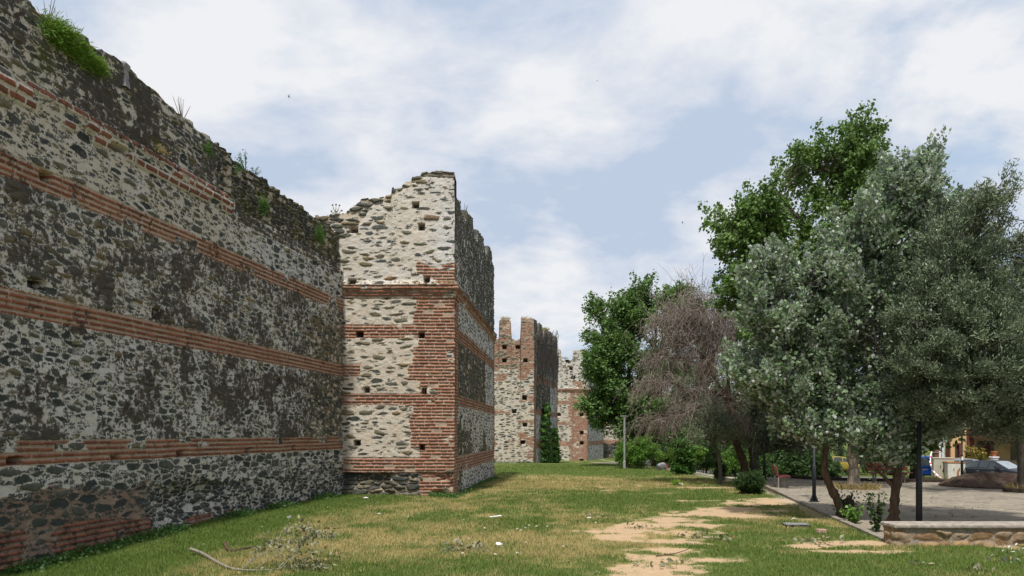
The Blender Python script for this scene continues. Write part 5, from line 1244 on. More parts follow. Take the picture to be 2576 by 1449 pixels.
# ------------------------------------------------------------------ vehicles
def vehicle(name, loc, rz, label, cat, secs, Wd, paint, wheels, wr=.32, side_win=(), front_win=None, rear_win=None, glass='glass', extras=()):
    """secs: stations along x: (x, z_bottom, z_belt, z_top, half_bottom, half_belt, half_top)"""
    t = empty(name, loc, label, cat, rz)
    def pt(k, side, f):            # f: 0 bottom .. 1 belt .. 2 roof edge .. 3 centre
        x, zb, zl, zt, hb, hl, ht = secs[k]
        if f <= 1: 
            bul = .05 * sin(pi * f); return Vector((x, side * (hb + (hl - hb) * f + bul * .5), zb + (zl - zb) * f))
        if f <= 2: f -= 1; return Vector((x, side * (hl + (ht - hl) * f), zl + (zt - zl) * f))
        f -= 2; return Vector((x, side * ht * (1 - f), zt + .035 * (1 - (1 - f) ** 2) * (1 if zt - zl > .1 else .8)))
    fs_ = (0, .3, .65, 1, 1.5, 2, 2.4, 3)
    ring = [(1, f) for f in fs_] + [(-1, f) for f in fs_[-2::-1]]
    m = MB(); nk = len(ring)
    vs = [pt(k, s_, f) for k in range(len(secs)) for s_, f in ring]
    fc = [(k * nk + j, k * nk + j + 1, (k + 1) * nk + j + 1, (k + 1) * nk + j) for k in range(len(secs) - 1) for j in range(nk - 1)]
    fc += [(k * nk, (k + 1) * nk, (k + 1) * nk + nk - 1, k * nk + nk - 1) for k in range(len(secs) - 1)]
    fc += [tuple(range(nk)), tuple(range((len(secs) - 1) * nk, len(secs) * nk))]
    m.add(vs, fc); body = m.build('body', paint, t, smooth=True)
    def lerp(k, s_, f):
        i = min(int(k), len(secs) - 2); return pt(i, s_, f).lerp(pt(i + 1, s_, f), k - i)
    for k0, k1, f0, f1 in side_win:
        for s_ in (1, -1):
            off = Vector((0, s_ * .008, .004)); m = MB(); n = max(2, int((k1 - k0) * 4)); 
            a = [lerp(k0 + (k1 - k0) * i / n, s_, f0) + off for i in range(n + 1)]; b = [lerp(k0 + (k1 - k0) * i / n, s_, f1) + off for i in range(n + 1)]
            m.add(a + b, [(i, i + 1, n + 2 + i, n + 1 + i) for i in range(n)]); m.build('side_window', M['glass'], t)
    for nm, kk in (('windscreen', front_win), ('rear_window', rear_win)):
        if kk:
            k0, k1, fr = kk; off = Vector((.010 if k0 < k1 and nm == 'x' else 0, 0, .010))
            dirx = .008 if nm == 'windscreen' else -.008
            m = MB(); rows = []
            for kq in (k0, (k0 + k1) / 2, k1):
                rows.append([lerp(kq, s_, f) + Vector((dirx, 0, .010)) for s_, f in [(1, 2 + fr), (1, 2.4), (1, 3), (-1, 2.4), (-1, 2 + fr)]])
            m.add(sum(rows, []), [(r * 5 + j, r * 5 + j + 1, r * 5 + 6 + j, r * 5 + 5 + j) for r in range(2) for j in range(4)]); m.build(nm, M[glass if nm == 'windscreen' else 'glass_pale'], t)
    for x, y in [(a, s_ * (Wd / 2 - .09)) for a in wheels for s_ in (1, -1)]:
        w = MB(); w.lathe([(wr * .62, -.10), (wr * .96, -.10), (wr, -.06), (wr, .06), (wr * .96, .10), (wr * .62, .10)], 22, (0, 0, 0), 'y'); o = w.build('wheel', M['tyre'], t, smooth=False); o.location = (x, y, wr)
        q = MB(); sg = 1 if y > 0 else -1; q.lathe([(wr * .62, sg * .085), (wr * .55, sg * .06), (wr * .12, sg * .075), (.02, sg * .085)], 22, (0, 0, 0), 'y')
        for k in range(5):
            a = k * 2 * pi / 5; q.box((cos(a) * wr * .34, sg * .088, sin(a) * wr * .34), (wr * .5, .02, .05), M=Matrix.Rotation(-a, 3, 'Y'))
        q.build('rim', M['rim'], o)
    for nm, mt, c, d in extras: MB().box(c, d).build(nm, M[mt] if isinstance(mt, str) else mt, t, .015)
    return t
# dark saloon
Yv = 47.0; xv = WX(2508, Yv)
S_ = [(-2.35, .35, .72, .74, .62, .72, .60), (-2.20, .25, .92, .95, .80, .82, .66), (-1.75, .22, .98, 1.02, .86, .88, .70), (-0.95, .20, 1.00, 1.40, .88, .90, .60), (-0.30, .20, .99, 1.46, .88, .905, .62), (0.25, .20, .97, 1.42, .88, .905, .62),
      (1.15, .20, .95, .98, .88, .90, .72), (1.75, .22, .86, .90, .86, .87, .66), (2.20, .25, .74, .78, .80, .80, .58), (2.38, .32, .62, .64, .68, .70, .50)]
car = vehicle('parked_car', (xv, Yv, float(gz(xv, Yv)) - .10), R(-64), 'dark navy saloon car parked beyond the heap of earth', 'car', S_, 1.82, M['paint_navy'], (-1.42, 1.45), .33,
        side_win=((2.35, 3.5, 1.12, 1.9), (3.6, 4.55, 1.12, 1.9), (4.62, 5.35, 1.10, 1.8)), front_win=(5.05, 5.95, .08), rear_win=(3.0, 2.1, .1), glass='glass_pale',
        extras=(('grille', 'plastic', (2.37, 0, .58), (.05, .95, .20)), ('grille_bar', 'chrome', (2.39, 0, .69), (.05, 1.0, .03)), ('grille_bar', 'chrome', (2.40, 0, .56), (.03, .9, .02)), ('badge', 'chrome', (2.405, 0, .62), (.03, .19, .085)), ('headlight', 'lamp_glass', (2.22, .60, .68), (.22, .30, .13)), ('headlight', 'lamp_glass', (2.22, -.60, .68), (.22, .30, .13)),
                ('number_plate', 'white_paint', (2.40, 0, .42), (.03, .52, .11)), ('mirror', 'plastic', (.62, -1.0, 1.02), (.13, .20, .14)), ('mirror', 'plastic', (.62, 1.0, 1.02), (.13, .20, .14)), ('window_trim', 'chrome', (-.2, -.915, .985), (2.3, .012, .02)), ('door_handle', 'chrome', (-.55, -.93, .84), (.18, .02, .03)), ('door_handle', 'chrome', (.35, -.93, .82), (.18, .02, .03))))
# blue van seen from behind
Yv = 70.0; xv = WX(2339, Yv)
S_ = [(-2.05, .40, 1.00, 1.72, .80, .86, .70), (-1.98, .30, 1.02, 1.86, .84, .88, .74), (-1.0, .25, 1.04, 1.92, .86, .89, .76), (0.3, .25, 1.04, 1.88, .86, .89, .74), (.75, .25, 1.02, 1.72, .86, .89, .70), (1.35, .25, .98, 1.02, .86, .88, .70), (1.95, .30, .85, .88, .80, .82, .62), (2.1, .40, .66, .68, .70, .72, .55)]
van = vehicle('blue_van', (xv, Yv, float(gz(xv, Yv)) + .03), R(52), 'bright blue van seen from behind on the street', 'van', S_, 1.78, M['paint_blue'], (-1.3, 1.4), .31,
        side_win=((1.1, 1.95, 1.12, 1.8), (2.1, 2.95, 1.12, 1.8), (3.1, 3.9, 1.1, 1.75)), front_win=(4.05, 4.9, .08), glass='glass_pale',
        extras=(('rear_window', 'glass_pale', (-2.03, 0, 1.40), (.05, 1.28, .52)), ('bumper', 'paint_blue', (-2.08, 0, .52), (.14, 1.66, .22)), ('rear_trim', 'plastic', (-2.06, 0, .98), (.05, 1.35, .06)), ('number_plate', 'white_paint', (-2.10, .0, .80), (.03, .52, .12)), ('tail_light', 'tail_red', (-2.04, .80, 1.12), (.06, .10, .32)), ('tail_light', 'tail_red', (-2.04, -.80, 1.12), (.06, .10, .32)),
                ('roof_rail', 'plastic', (-.7, .66, 1.97), (1.8, .04, .04)), ('roof_rail', 'plastic', (-.7, -.66, 1.97), (1.8, .04, .04)), ('wiper', 'plastic', (-2.065, .1, 1.17), (.02, .5, .02))))
# number plate characters, partly readable
def text(name, body, size, loc, rot, mat, parent, ext=.002):
    c = bpy.data.curves.new(name, 'FONT'); c.body = body; c.size = size; c.extrude = ext; c.align_x = 'CENTER'; c.align_y = 'CENTER'
    tmp = bpy.data.objects.new(name, c); me = bpy.data.meshes.new_from_object(tmp); bpy.data.objects.remove(tmp); bpy.data.curves.remove(c)
    o = link(name, me, mat, parent); o.location = loc; o.rotation_euler = rot; return o
text('plate_lettering', 'NH·7985', .11, (-2.118, 0, .80), (R(90), 0, R(-90)), M['plastic'], van)
# silver hatchback
Yv = 51.0; xv = WX(2430, Yv)
S_ = [(-1.85, .35, .85, .90, .70, .78, .60), (-1.75, .25, .95, 1.20, .82, .84, .66), (-1.45, .22, .97, 1.44, .84, .86, .66), (-.3, .20, .97, 1.50, .85, .87, .66), (.35, .20, .95, 1.44, .85, .87, .64), (1.05, .20, .92, .96, .85, .86, .68), (1.65, .25, .78, .82, .78, .80, .6), (1.85, .35, .62, .64, .66, .68, .5)]
vehicle('parked_car', (xv, Yv, float(gz(xv, Yv)) + .03), R(8), 'silver hatchback mostly hidden behind the beige utility cabinet', 'car', S_, 1.72, M['paint_silver'], (-1.15, 1.2), .29,
        side_win=((1.5, 2.4, 1.12, 1.85), (2.5, 3.4, 1.12, 1.9), (3.5, 4.3, 1.1, 1.8)), front_win=(4.05, 4.95, .08), rear_win=(1.9, 1.1, .1), extras=(('tail_light', 'tail_red', (-1.80, .72, 1.0), (.08, .12, .26)), ('tail_light', 'tail_red', (-1.80, -.72, 1.0), (.08, .12, .26)), ('number_plate', 'white_paint', (-1.86, 0, .7), (.03, .5, .11)), ('mirror', 'plastic', (.75, -.95, 1.0), (.12, .18, .12))))
# yellow car
Yv = 76.0; xv = WX(2108, Yv)
vehicle('parked_car', (xv, Yv, WZ(1188, Yv)), R(10), 'yellow car glimpsed through the trunks in the distance', 'car', S_, 1.72, M['paint_yellow'], (-1.15, 1.2), .29,
        side_win=((1.5, 2.4, 1.12, 1.85), (2.5, 3.4, 1.12, 1.9), (3.5, 4.3, 1.1, 1.8)), front_win=(4.05, 4.95, .08), rear_win=(1.9, 1.1, .1), extras=(('headlight', 'lamp_glass', (1.72, -.6, .72), (.15, .25, .12)), ('headlight', 'lamp_glass', (1.72, .6, .72), (.15, .25, .12))))

# ------------------------------------------------------------------ ochre house
Yh = 60.0; xh = WX(2388, Yh); zh = float(gz(xh + 4, Yh)) - .3
h = empty('ochre_house', (xh, Yh, zh), 'ochre house with dark red framed window beyond the dark car', 'house')
def zz(py): return WZ(py, Yh) - zh
def xx(px): return WX(px, Yh) - xh
HT = 6.2
def wall_with_hole(x0, x1, z0, z1, hx0, hx1, hz0, hz1, y, th, name, mat):
    m = MB()
    for a, b, c, d in ((x0, hx0, z0, z1), (hx1, x1, z0, z1), (hx0, hx1, z0, hz0), (hx0, hx1, hz1, z1)): m.box(((a + b) / 2, y + th / 2, (c + d) / 2), (b - a, th, d - c))
    return m.build(name, mat, h)
x0, x1 = xx(2389), xx(2431)
wall_with_hole(x0, x1, 0, HT, xx(2402), xx(2417.5), zz(1163), zz(1115), 0, .35, 'front_wall', M['yellow_wall'])
wn = MB(); a, b, c, d = xx(2402), xx(2417.5), zz(1163), zz(1115)
for q, w_ in (((a + .06, .1, (c + d) / 2), (.12, .14, d - c)), ((b - .06, .1, (c + d) / 2), (.12, .14, d - c)), (((a + b) / 2, .1, d - .06), (b - a - .24, .14, .12)), (((a + b) / 2, .1, c + .06), (b - a - .24, .14, .12))): wn.box(q, w_)
wo = wn.build('window', M['red_trim'], h)
MB().box(((a + b) / 2, .2, (c + d) / 2), (b - a - .2, .03, d - c - .2)).build('pane', M['glass'], wo); MB().box(((a + b) / 2, -.05, c - .05), (b - a + .2, .2, .1)).build('sill', M['red_trim'], wo)
MB().box((x0 - .07, .1, HT / 2), (.14, .45, HT)).build('corner_trim', M['red_trim'], h)
MB().box((x1 + .28, .25, HT / 2), (.56, .5, HT)).build('porch_column', M['red_trim'], h)
MB().box(((xx(2361) + x0 - .14) / 2, .6, zz(1166) + 2.2), (x0 - .14 - xx(2361), .3, 4.4)).build('white_panel', M['white_wall'], h)
MB().box(((xx(2361) + x0 - .14) / 2, .6, zz(1166) / 2), (x0 - .14 - xx(2361), .34, zz(1166) - .002)).build('low_wall_panel', M['yellow_wall'], h)
MB().box((x1 + 4.6, 3.2, HT / 2), (8.2, .3, HT)).build('porch_wall', M['yellow_wall'], h)
MB().box((x1 + 3.2, 3.02, 1.9), (1.3, .06, 2.6)).build('door', M['red_trim'], h)
MB().box((x1 + 5.8, 3.02, 2.4), (1.2, .06, 1.4)).build('window', M['glass'], h)
MB().box((x1 + 4.4, 1.2, 3.6), (8.4, 3.4, .25)).build('balcony', M['red_trim'], h)
m = MB(); m.add([(x0 - .8, -.7, HT), (x1 + 9, -.7, HT), (x1 + 9, 7, HT), (x0 - .8, 7, HT), (x0 + 1, 3.2, HT + 1.8), (x1 + 7, 3.2, HT + 1.8)], [(0, 1, 5, 4), (1, 2, 5), (2, 3, 4, 5), (3, 0, 4), (0, 3, 2, 1)]); m.build('roof', M['roof'], h)
# garden fence, pillar with pot, plants
Yf = 56.0; xf = WX(2478, Yf); zf = float(gz(xf, Yf))
fe = empty('iron_fence', (xf, Yf, zf), 'black iron garden fence behind the dark car', 'fence')
m = MB()
for k in range(34): m.tube([(k * .14 - .2, 0, .1), (k * .14 - .2, 0, 1.55 + .12 * sin(k * .5) ** 2)], .014, 5)
for z in (.25, 1.35): m.tube([(-.3, 0, z), (4.6, 0, z)], .018, 5)
m.build('railing', M['black_metal'], fe)
MB().box((2.0, .02, .05), (5, .22, .34)).build('plinth', M['white_wall'], fe, .01)
pxl = WX(2501, 55.5); hp = WZ(1148.6, 55.5) - zf
gp = empty('gate_pillar', (pxl, 55.5, zf), 'pale gate pillar carrying a terracotta pot', 'pillar')
MB().box((0, 0, hp / 2 - .05), (.36, .36, hp - .1)).build('shaft', M['white_wall'], gp, .02); MB().box((0, 0, hp - .05), (.46, .46, .1)).build('cap', M['white_wall'], gp, .02)
po = tag(MB().lathe([(.12, 0), (.2, .3), (.22, .3), (.22, .36), (.16, .36), (.15, .3)], 14).build('flower_pot', M['pot']), 'terracotta pot standing on the pale gate pillar', 'flower pot'); po.location = (pxl, 55.5, zf + hp)
for k, (px, lab) in enumerate(((2442, 'tan leaved garden bush beside the porch column'), (2456, 'yellowing garden bush in the middle of the garden'), (2470, 'orange flecked garden bush left of the gate pillar'))):
    stem_plant('garden_bush', (WX(px, 57.5), 57.5, zf), 2.6 - .2 * k, 14, 90, .16, lab, 'bush', M['autumn'], 70 + k, spread=.8, group='autumn coloured garden bushes by the house')

hedge('dark bush in front of the distant yellow car', 2082, 66, 20, 1150, M['shrub_dark'], 47, 60)
# ------------------------------------------------------------------ plants on the walls
def wall_pt(px, py, out=0.0):
    u, z = cw_pt(px, py); return np.array([CW_O[0] + CW_D[0] * u + CW_N[0] * out, CW_O[1] + CW_D[1] * u + CW_N[1] * out, z])
def hanging_tuft(name, px, py, w, hgt, n, L, label, mat, seed):
    rng = np.random.RandomState(seed); c = wall_pt(px, py)
    a = rng.normal(size=(n, 2)); 
    P = np.stack([CW_D[0] * a[:, 0] * w, CW_D[1] * a[:, 0] * w, a[:, 1] * hgt], -1) + np.array([CW_N[0], CW_N[1], 0]) * rng.uniform(0.0, .12, n)[:, None]
    A = np.stack([np.full(n, CW_N[0] * .9), np.full(n, CW_N[1] * .9), np.full(n, .35)], -1) + rng.normal(size=(n, 3)) * .3
    o = leaf_mesh(name, P, L * rng.uniform(.5, 1.2, n), A, rng, 'blade', mat, None, up=.2); o.location = c
    return tag(o, label, 'grass tuft', 'grass tufts rooted in the long wall')
def multi_tuft(parts, label, seed):
    rng = np.random.RandomState(seed); c0 = wall_pt(*parts[0][:2]); PP = []; AA = []; LL = []
    for px, py, w, hgt, n, L in parts:
        c = wall_pt(px, py); a = rng.normal(size=(n, 2))
        PP.append(np.stack([CW_D[0] * a[:, 0] * w, CW_D[1] * a[:, 0] * w, a[:, 1] * hgt], -1) + np.array([CW_N[0], CW_N[1], 0]) * rng.uniform(-.05, .12, n)[:, None] + c - c0)
        dn = -0.9 * (rng.rand(n) < .35)
        AA.append(np.stack([np.full(n, CW_N[0] * .8), np.full(n, CW_N[1] * .8), .5 + dn], -1) + rng.normal(size=(n, 3)) * .35); LL.append(L * rng.uniform(.5, 1.2, n))
    o = leaf_mesh('grass_tuft', np.concatenate(PP), np.concatenate(LL), np.concatenate(AA), rng, 'blade', M['tuft'], None, up=.2); o.location = c0
    return tag(o, label, 'grass tuft', 'grass tufts rooted in the long wall')
multi_tuft([(150, 92, .22, .12, 3000, .15), (190, 128, .20, .11, 1900, .14), (235, 165, .15, .08, 1500, .13)], 'large bright green shaggy grass tuft hanging near the top left of the long wall', 3)
hanging_tuft('grass_tuft', 515, 378, .07, .09, 200, .14, 'small green grass tuft below the wall top, nearest the large shaggy one', M['ivy'], 5)
hanging_tuft('grass_tuft', 590, 430, .05, .06, 110, .11, 'tiny sparse grass tuft right of the small green tuft on the wall', M['ivy'], 6)
hanging_tuft('grass_tuft', 655, 520, .10, .13, 420, .15, 'dull green moss like tuft in the broken upper facing of the wall', M['ivy'], 7)
hanging_tuft('grass_tuft', 797, 594, .20, .16, 420, .17, 'round yellow green tuft close to the corner with the tall tower', M['ivy'], 8)
hanging_tuft('grass_tuft', 398, 380, .12, .05, 160, .1, 'short straw coloured tuft on the brick cornice of the long wall', M['straw'], 9)
def top_pt(px, py): 
    q = wall_pt(px, py); return (q[0] - CW_N[0] * .25, q[1] - CW_N[1] * .25, float(cw_top(np.array([cw_u(px)]))[0]) - .05)
stem_plant('wall_weed', top_pt(640, 420), .65, 6, 40, .055, 'leafy green weed sprouting from the wall top', 'weed', M['weed'], 80, 'oval', .35, 'weeds growing on the wall top')
stem_plant('wall_weed', top_pt(660, 435), .35, 6, 26, .05, 'smaller leafy weed just right of the taller one on the wall top', 'weed', M['weed'], 81, 'oval', .3, 'weeds growing on the wall top')
stem_plant('wall_weed', top_pt(482, 295), .75, 6, 46, .035, 'pale feathery dry grass plume on the wall top', 'weed', M['straw'], 82, 'blade', .22, 'weeds growing on the wall top')
stem_plant('wall_weed', top_pt(150, 30), .7, 4, 30, .03, 'thin dry grass stalks above the large shaggy tuft', 'weed', M['straw'], 83, 'blade', .2, 'weeds growing on the wall top')
# thistle by the tower
q = (WX(845, 28.9), 28.9, WZ(545, 28.9)); th = empty('thistle', q, 'pale thistle with round heads on the wall top beside the tower', 'thistle'); ts = TubeSet(); m = MB()
rng = np.random.RandomState(3)
for k, (dx, hgt) in enumerate(((-.12, .40), (.0, .42), (.12, .40), (.20, .22), (-.18, .2))):
    ts.add(smooth_line([np.zeros(3), np.array([dx * .4, 0, hgt * .5]), np.array([dx, .02 * k, hgt])], 4), np.linspace(.012, .007, 9), 5)
    m.lathe([(.006, hgt - .02), (.03, hgt), (.034, hgt + .025), (.015, hgt + .05)], 8, (dx, .02 * k, 0))
ts.build('stem', M['straw'], th); m.build('flower_head', M['bark_pale'], th)
leaf_mesh('leaves', rng.normal(size=(60, 3)) * np.array([.09, .05, .08]) + np.array([0, 0, .16]), rng.uniform(.05, .1, 60), rng.normal(size=(60, 3)), rng, 'narrow', M['olive'], th)
# stalks on the tower parapet
stem_plant('wall_weed', (WX(1171, 31), 31.0, 10.6), .5, 5, 24, .03, 'dry stalks on the right parapet of the tall ruined tower', 'weed', M['straw'], 84, 'blade', .12, 'weeds growing on the wall top')
# straw tufts on the merlons of the middle tower
for k, (px, lab) in enumerate(((1272, 'straw tuft on the left merlon of the middle tower'), (1322, 'straw tuft on the corner merlon of the middle tower'))):
    tuft('dry_tuft', (WX(px, 66.4), 66.4, WZ(803, 66.4) - .05), 120, .32, .3, lab, 'dry grass', M['straw'], 90 + k, spread=.5)['group'] = 'dry tufts on the battlements'
for k, (px, py, Yt, lab) in enumerate(((1372, 830, 69.5, 'straw tuft on the side battlements of the middle tower'), (1421, 903, 91.5, 'straw tuft in the gap between merlons of the distant tower'))):
    tuft('dry_tuft', (WX(px, Yt), Yt, WZ(py, Yt)), 90, .3, .28, lab, 'dry grass', M['straw'], 94 + k, spread=.5)['group'] = 'dry tufts on the battlements'

# ivy on the middle tower and the dead creeper above it
rng = np.random.RandomState(15)
def side2(px, z, out):
    a = (px - CX) / F; s_ = (a * D2 - c2x) / (d2[0] - a * d2[1])
    return np.array([c2x + d2[0] * s_ + n2[0] * out, D2 + d2[1] * s_ + n2[1] * out, z])
def side2a(px, py, out):
    q = side2(px, 0, 0); return np.array([q[0] + n2[0] * out, q[1] + n2[1] * out, WZ(py, q[1])])
P = []
for pts_, n in (([(1368, 1016, 3), (1366, 1050, 7), (1366, 1090, 11), (1367, 1130, 11), (1370, 1165, 13)], 3600), ([(1388, 1075, 3), (1390, 1110, 6), (1392, 1140, 7), (1394, 1168, 8)], 1300)):
    pts_ = np.array(pts_, float); f = rng.rand(n)
    py = np.interp(f, np.linspace(0, 1, len(pts_)), pts_[:, 1]); cx = np.interp(py, pts_[:, 1], pts_[:, 0]); w = np.interp(py, pts_[:, 1], pts_[:, 2])
    px = cx + w * rng.uniform(-1, 1, n) * (0.8 + .4 * np.sin(py * .35))
    P += [side2a(a, b, rng.uniform(.05, .45)) for a, b in zip(px, py)]
P = np.array(P); c0 = side2a(1366, 1168, .1)
iv = leaf_mesh('ivy', P - c0, rng.uniform(.14, .24, len(P)), np.repeat([[n2[0] * .5, n2[1] * .5, -.6]], len(P), 0), rng, 'broad', M['ivy'], None, up=.4); iv.location = c0
tag(iv, 'green ivy climbing the side of the middle tower', 'ivy')
ts = TubeSet()
for k in range(420):
    px = rng.uniform(1347, 1400); p0 = rng.uniform(830, 905); L = rng.uniform(20, 75) * (1 if rng.rand() < .8 else 1.5)
    pts_ = [side2a(np.clip(px + rng.normal() * 2.2, 1345, 1402), p0 + L * t_, .08 + .08 * rng.rand()) for t_ in (0, .3, .6, 1)]
    ts.add(smooth_line(pts_, 2) - c0, np.full(7, rng.uniform(.010, .022)), 3)
cr = ts.build('dead_creeper', M['creeper'], None); cr.location = c0; tag(cr, 'brown leafless creeper matted over the upper side of the middle tower', 'creeper')

# ------------------------------------------------------------------ weeds along the wall feet
rng = np.random.RandomState(33); P = []
n = 7500
uu = rng.uniform(0.2, 15.5, n); f = fbm(uu * 0.9, uu * 0, 2, 3); kk = rng.rand(n) < sstep(f, .36, .56) ; uu = uu[kk]
o_ = np.abs(rng.normal(size=len(uu))) * .22 + .04
P = np.stack([CW_O[0] + CW_D[0] * uu + CW_N[0] * o_, CW_O[1] + CW_D[1] * uu + CW_N[1] * o_], -1)
n = 3600; q = np.stack([rng.uniform(-6.0, -1.9, n), 28.6 - np.abs(rng.normal(size=n)) * .3 - .05], -1); q = q[rng.rand(n) < sstep(fbm(q[:, 0] * .9, q[:, 1] * .3, 4, 3), .40, .56)]
n = 1500; s_ = rng.uniform(0, 14, n); q2 = np.stack([T1c[0] + sd_[0] * s_ + .05 + np.abs(rng.normal(size=n)) * .15, T1c[1] + sd_[1] * s_], -1)
n = 700; q3 = np.stack([rng.uniform(c2x - L2, c2x + .5, n), D2 - np.abs(rng.normal(size=n)) * .3], -1)
P = np.concatenate([P, q, q2, q3]); z = gz(P[:, 0], P[:, 1]) + np.abs(rng.normal(size=len(P))) * .07
P = np.concatenate([P, z[:, None]], 1)
we = leaf_mesh('ground_weeds', P, rng.uniform(.05, .10, len(P)), np.repeat([[.3, -.2, .35]], len(P), 0), rng, 'oval', M['weed'], None, up=1.0); tag(we, 'low broad leaved weeds along the foot of the walls', 'weeds', kind='stuff')

# ------------------------------------------------------------------ fallen branches and leaves
def gp(px, py, dz=0.0): q = PG(px, py); return np.array([q.x, q.y, q.z + dz])
def wilted(name, P, L, seed, parent=None, mat='dry_leaf', up=.2):
    rng = np.random.RandomState(seed); A = rng.normal(size=(len(P), 3)) * .5 + np.array([0, 0, -.25])
    return leaf_mesh(name, P, L * .95 * rng.uniform(.5, 1.2, len(P)), A, rng, 'oval', M[mat], parent, up=up)
c0 = gp(600, 1436); fb = empty('fallen_branch', c0, 'long broken branch with withered pale leaves lying on the grass by the wall', 'branch')
ts = TubeSet(); YB = c0[1]
def bp(dx, dpy, h): q = gp(dx, dpy, h); return q - c0
ts.add(smooth_line([bp(480, 1395, .10), bp(510, 1404, .08), bp(545, 1421, .05), bp(580, 1434, .03), bp(605, 1437, .02)], 6), np.linspace(.030, .020, 25), 7)
ts.add(smooth_line([bp(605, 1437, .02), bp(635, 1438, .02), bp(690, 1437, .03), bp(740, 1432, .08), bp(770, 1424, .15)], 6), np.linspace(.016, .005, 25), 6)
for l, r in (([(605, 1437, .02), (625, 1432, .09), (645, 1432, .18), (690, 1433, .30), (720, 1432, .36), (740, 1428, .55)], .010), ([(625, 1432, .09), (640, 1428, .2), (660, 1427, .35), (690, 1425, .42)], .007), ([(635, 1438, .02), (660, 1436, .1), (690, 1434, .23), (720, 1432, .34)], .008), ([(690, 1434, .2), (700, 1424, .42), (712, 1420, .55), (722, 1418, .60)], .005),
             ([(705, 1437, .03), (730, 1432, .18), (750, 1428, .32), (760, 1422, .45)], .007), ([(740, 1432, .3), (755, 1428, .42), (775, 1424, .5), (790, 1420, .58), (815, 1416, .62)], .006), ([(740, 1434, .04), (770, 1430, .12), (795, 1424, .2)], .005), ([(720, 1432, .34), (735, 1426, .42), (742, 1420, .55)], .005)):
    ts.add(smooth_line([bp(*q) for q in l], 4), np.linspace(r, r * .4, (len(l) - 1) * 4 + 1), 5)
ts.build('stick', M['cut_branch'], fb)
rng = np.random.RandomState(5); LP = []
for px, py, h, s_, n in ((765, 1428, .62, .10, 60), (760, 1426, .42, .09, 40), (720, 1419, .56, .04, 14), (790, 1424, .50, .09, 50), (825, 1420, .48, .07, 40), (690, 1428, .36, .11, 60), (735, 1432, .2, .13, 60), (770, 1436, .12, .13, 80), (800, 1432, .10, .12, 60), (815, 1438, .04, .08, 26), (650, 1428, .28, .06, 18), (840, 1404, .04, .10, 22), (700, 1436, .05, .08, 14)):
    n = int(n * 1.5); LP.append(bp(px, py, h) + rng.normal(size=(n, 3)) * s_ * np.array([1, 1, .7]))
wilted('withered_leaves', np.concatenate(LP), .085, 6, fb)
# short dark stick
c1 = gp(580, 1389); sk = TubeSet(); l = smooth_line([gp(566, 1380, .10) - c1, gp(572, 1387, .05) - c1, gp(585, 1390, .03) - c1, gp(612, 1384, .03) - c1, gp(640, 1379, .03) - c1], 6); sk.add(l, np.linspace(.035, .018, 25), 7)
o = sk.build('broken_stick', M['bark_brown'], None); o.location = c1; tag(o, 'short dark curved stick in the shaded grass left of the leafy branch', 'stick')
def leafpile(px, py, w, h, n, L, label, seed, mat='dry_leaf'):
    rng = np.random.RandomState(seed); c = gp(px, py); P = np.stack([rng.normal(size=n) * w, rng.normal(size=n) * w * .7, np.abs(rng.normal(size=n)) * h + .02], -1)
    o = wilted('fallen_foliage', P, L, seed, None, mat); o.location = c; o['kind'] = 'thing'; return tag(o, label, 'leaf heap', 'little heaps of withered leaves on the lawn')
o = leafpile(1172, 1386, .24, .09, 100, .13, 'heap of withered grey green leaves on the straw coloured grass left of the white rag', 41)
leafpile(1608, 1329, .18, .05, 40, .12, 'small leaf cluster at the edge of the bare soil path', 42)
leafpile(1765, 1353, .20, .05, 46, .12, 'pale leaf cluster in the middle of the trodden lawn', 43)
leafpile(1825, 1361, .14, .04, 26, .11, 'thin scatter of leaves right of the pale leaf cluster', 44)
leafpile(2062, 1367, .26, .05, 46, .13, 'yellowish leaf scatter left of the low wall end', 45)
leafpile(1500, 1303, .28, .04, 40, .11, 'thin leaf scatter beyond the daisies', 46)
leafpile(1660, 1427, .18, .04, 30, .12, 'brown curled leaves at the bottom of the soil path', 47)
leafpile(2308, 1422, .07, .05, 16, .12, 'two pale crumpled leaves below the low wall', 48)
leafpile(2465, 1442, .10, .05, 18, .12, 'dark crumpled leaves at the bottom right', 49)
leafpile(2535, 1415, .15, .05, 26, .13, 'green grey leaf clump at the right edge below the wall', 50, 'olive')
# scattered small dry leaves on lawn and plaza: uncountable
rng = np.random.RandomState(71); n = 4400
x = rng.uniform(-6, 14, n); y = 12 + 24 * rng.rand(n) ** 1.3
ok = (x > -6.02 + 0.164 * (y - 28.6) + .5) & ~((x < -1.9) & (y > 28.2))
on = (x > kerb_x(y)) & (y > 15.7); keep = rng.rand(n) < np.where(on, .85, .17); ok &= keep & ~((x > 7) & (y > 14.9) & (y < 15.8))
x, y = x[ok], y[ok]; on = (x > kerb_x(y)) & (y > 15.7); z = np.where(on, .045, gz(x, y) + .035)
ll = leaf_mesh('leaf_litter', np.stack([x, y, z], -1), rng.uniform(.03, .075, len(x)), np.stack([rng.normal(size=len(x)), rng.normal(size=len(x)), 0 * x], -1), rng, 'oval', M['dry_leaf'], None, up=2.5); tag(ll, 'scattered dry leaves over the lawn and paving', 'leaf litter', kind='stuff')
# debris strewn along the low wall at the right
n = 420; x = rng.normal(size=n) * 1.3 + 11.6; y = 14.35 + rng.normal(size=n) * .28; y = np.minimum(y, 14.9)
db = leaf_mesh('litter', np.stack([x, y, gz(x, y) + .04], -1), rng.uniform(.03, .09, n), rng.normal(size=(n, 3)) * np.array([1, 1, .2]), rng, 'oval', M['white_stone'], None, up=1.5); tag(db, 'pale bits of litter strewn along the foot of the low wall', 'litter', kind='stuff')

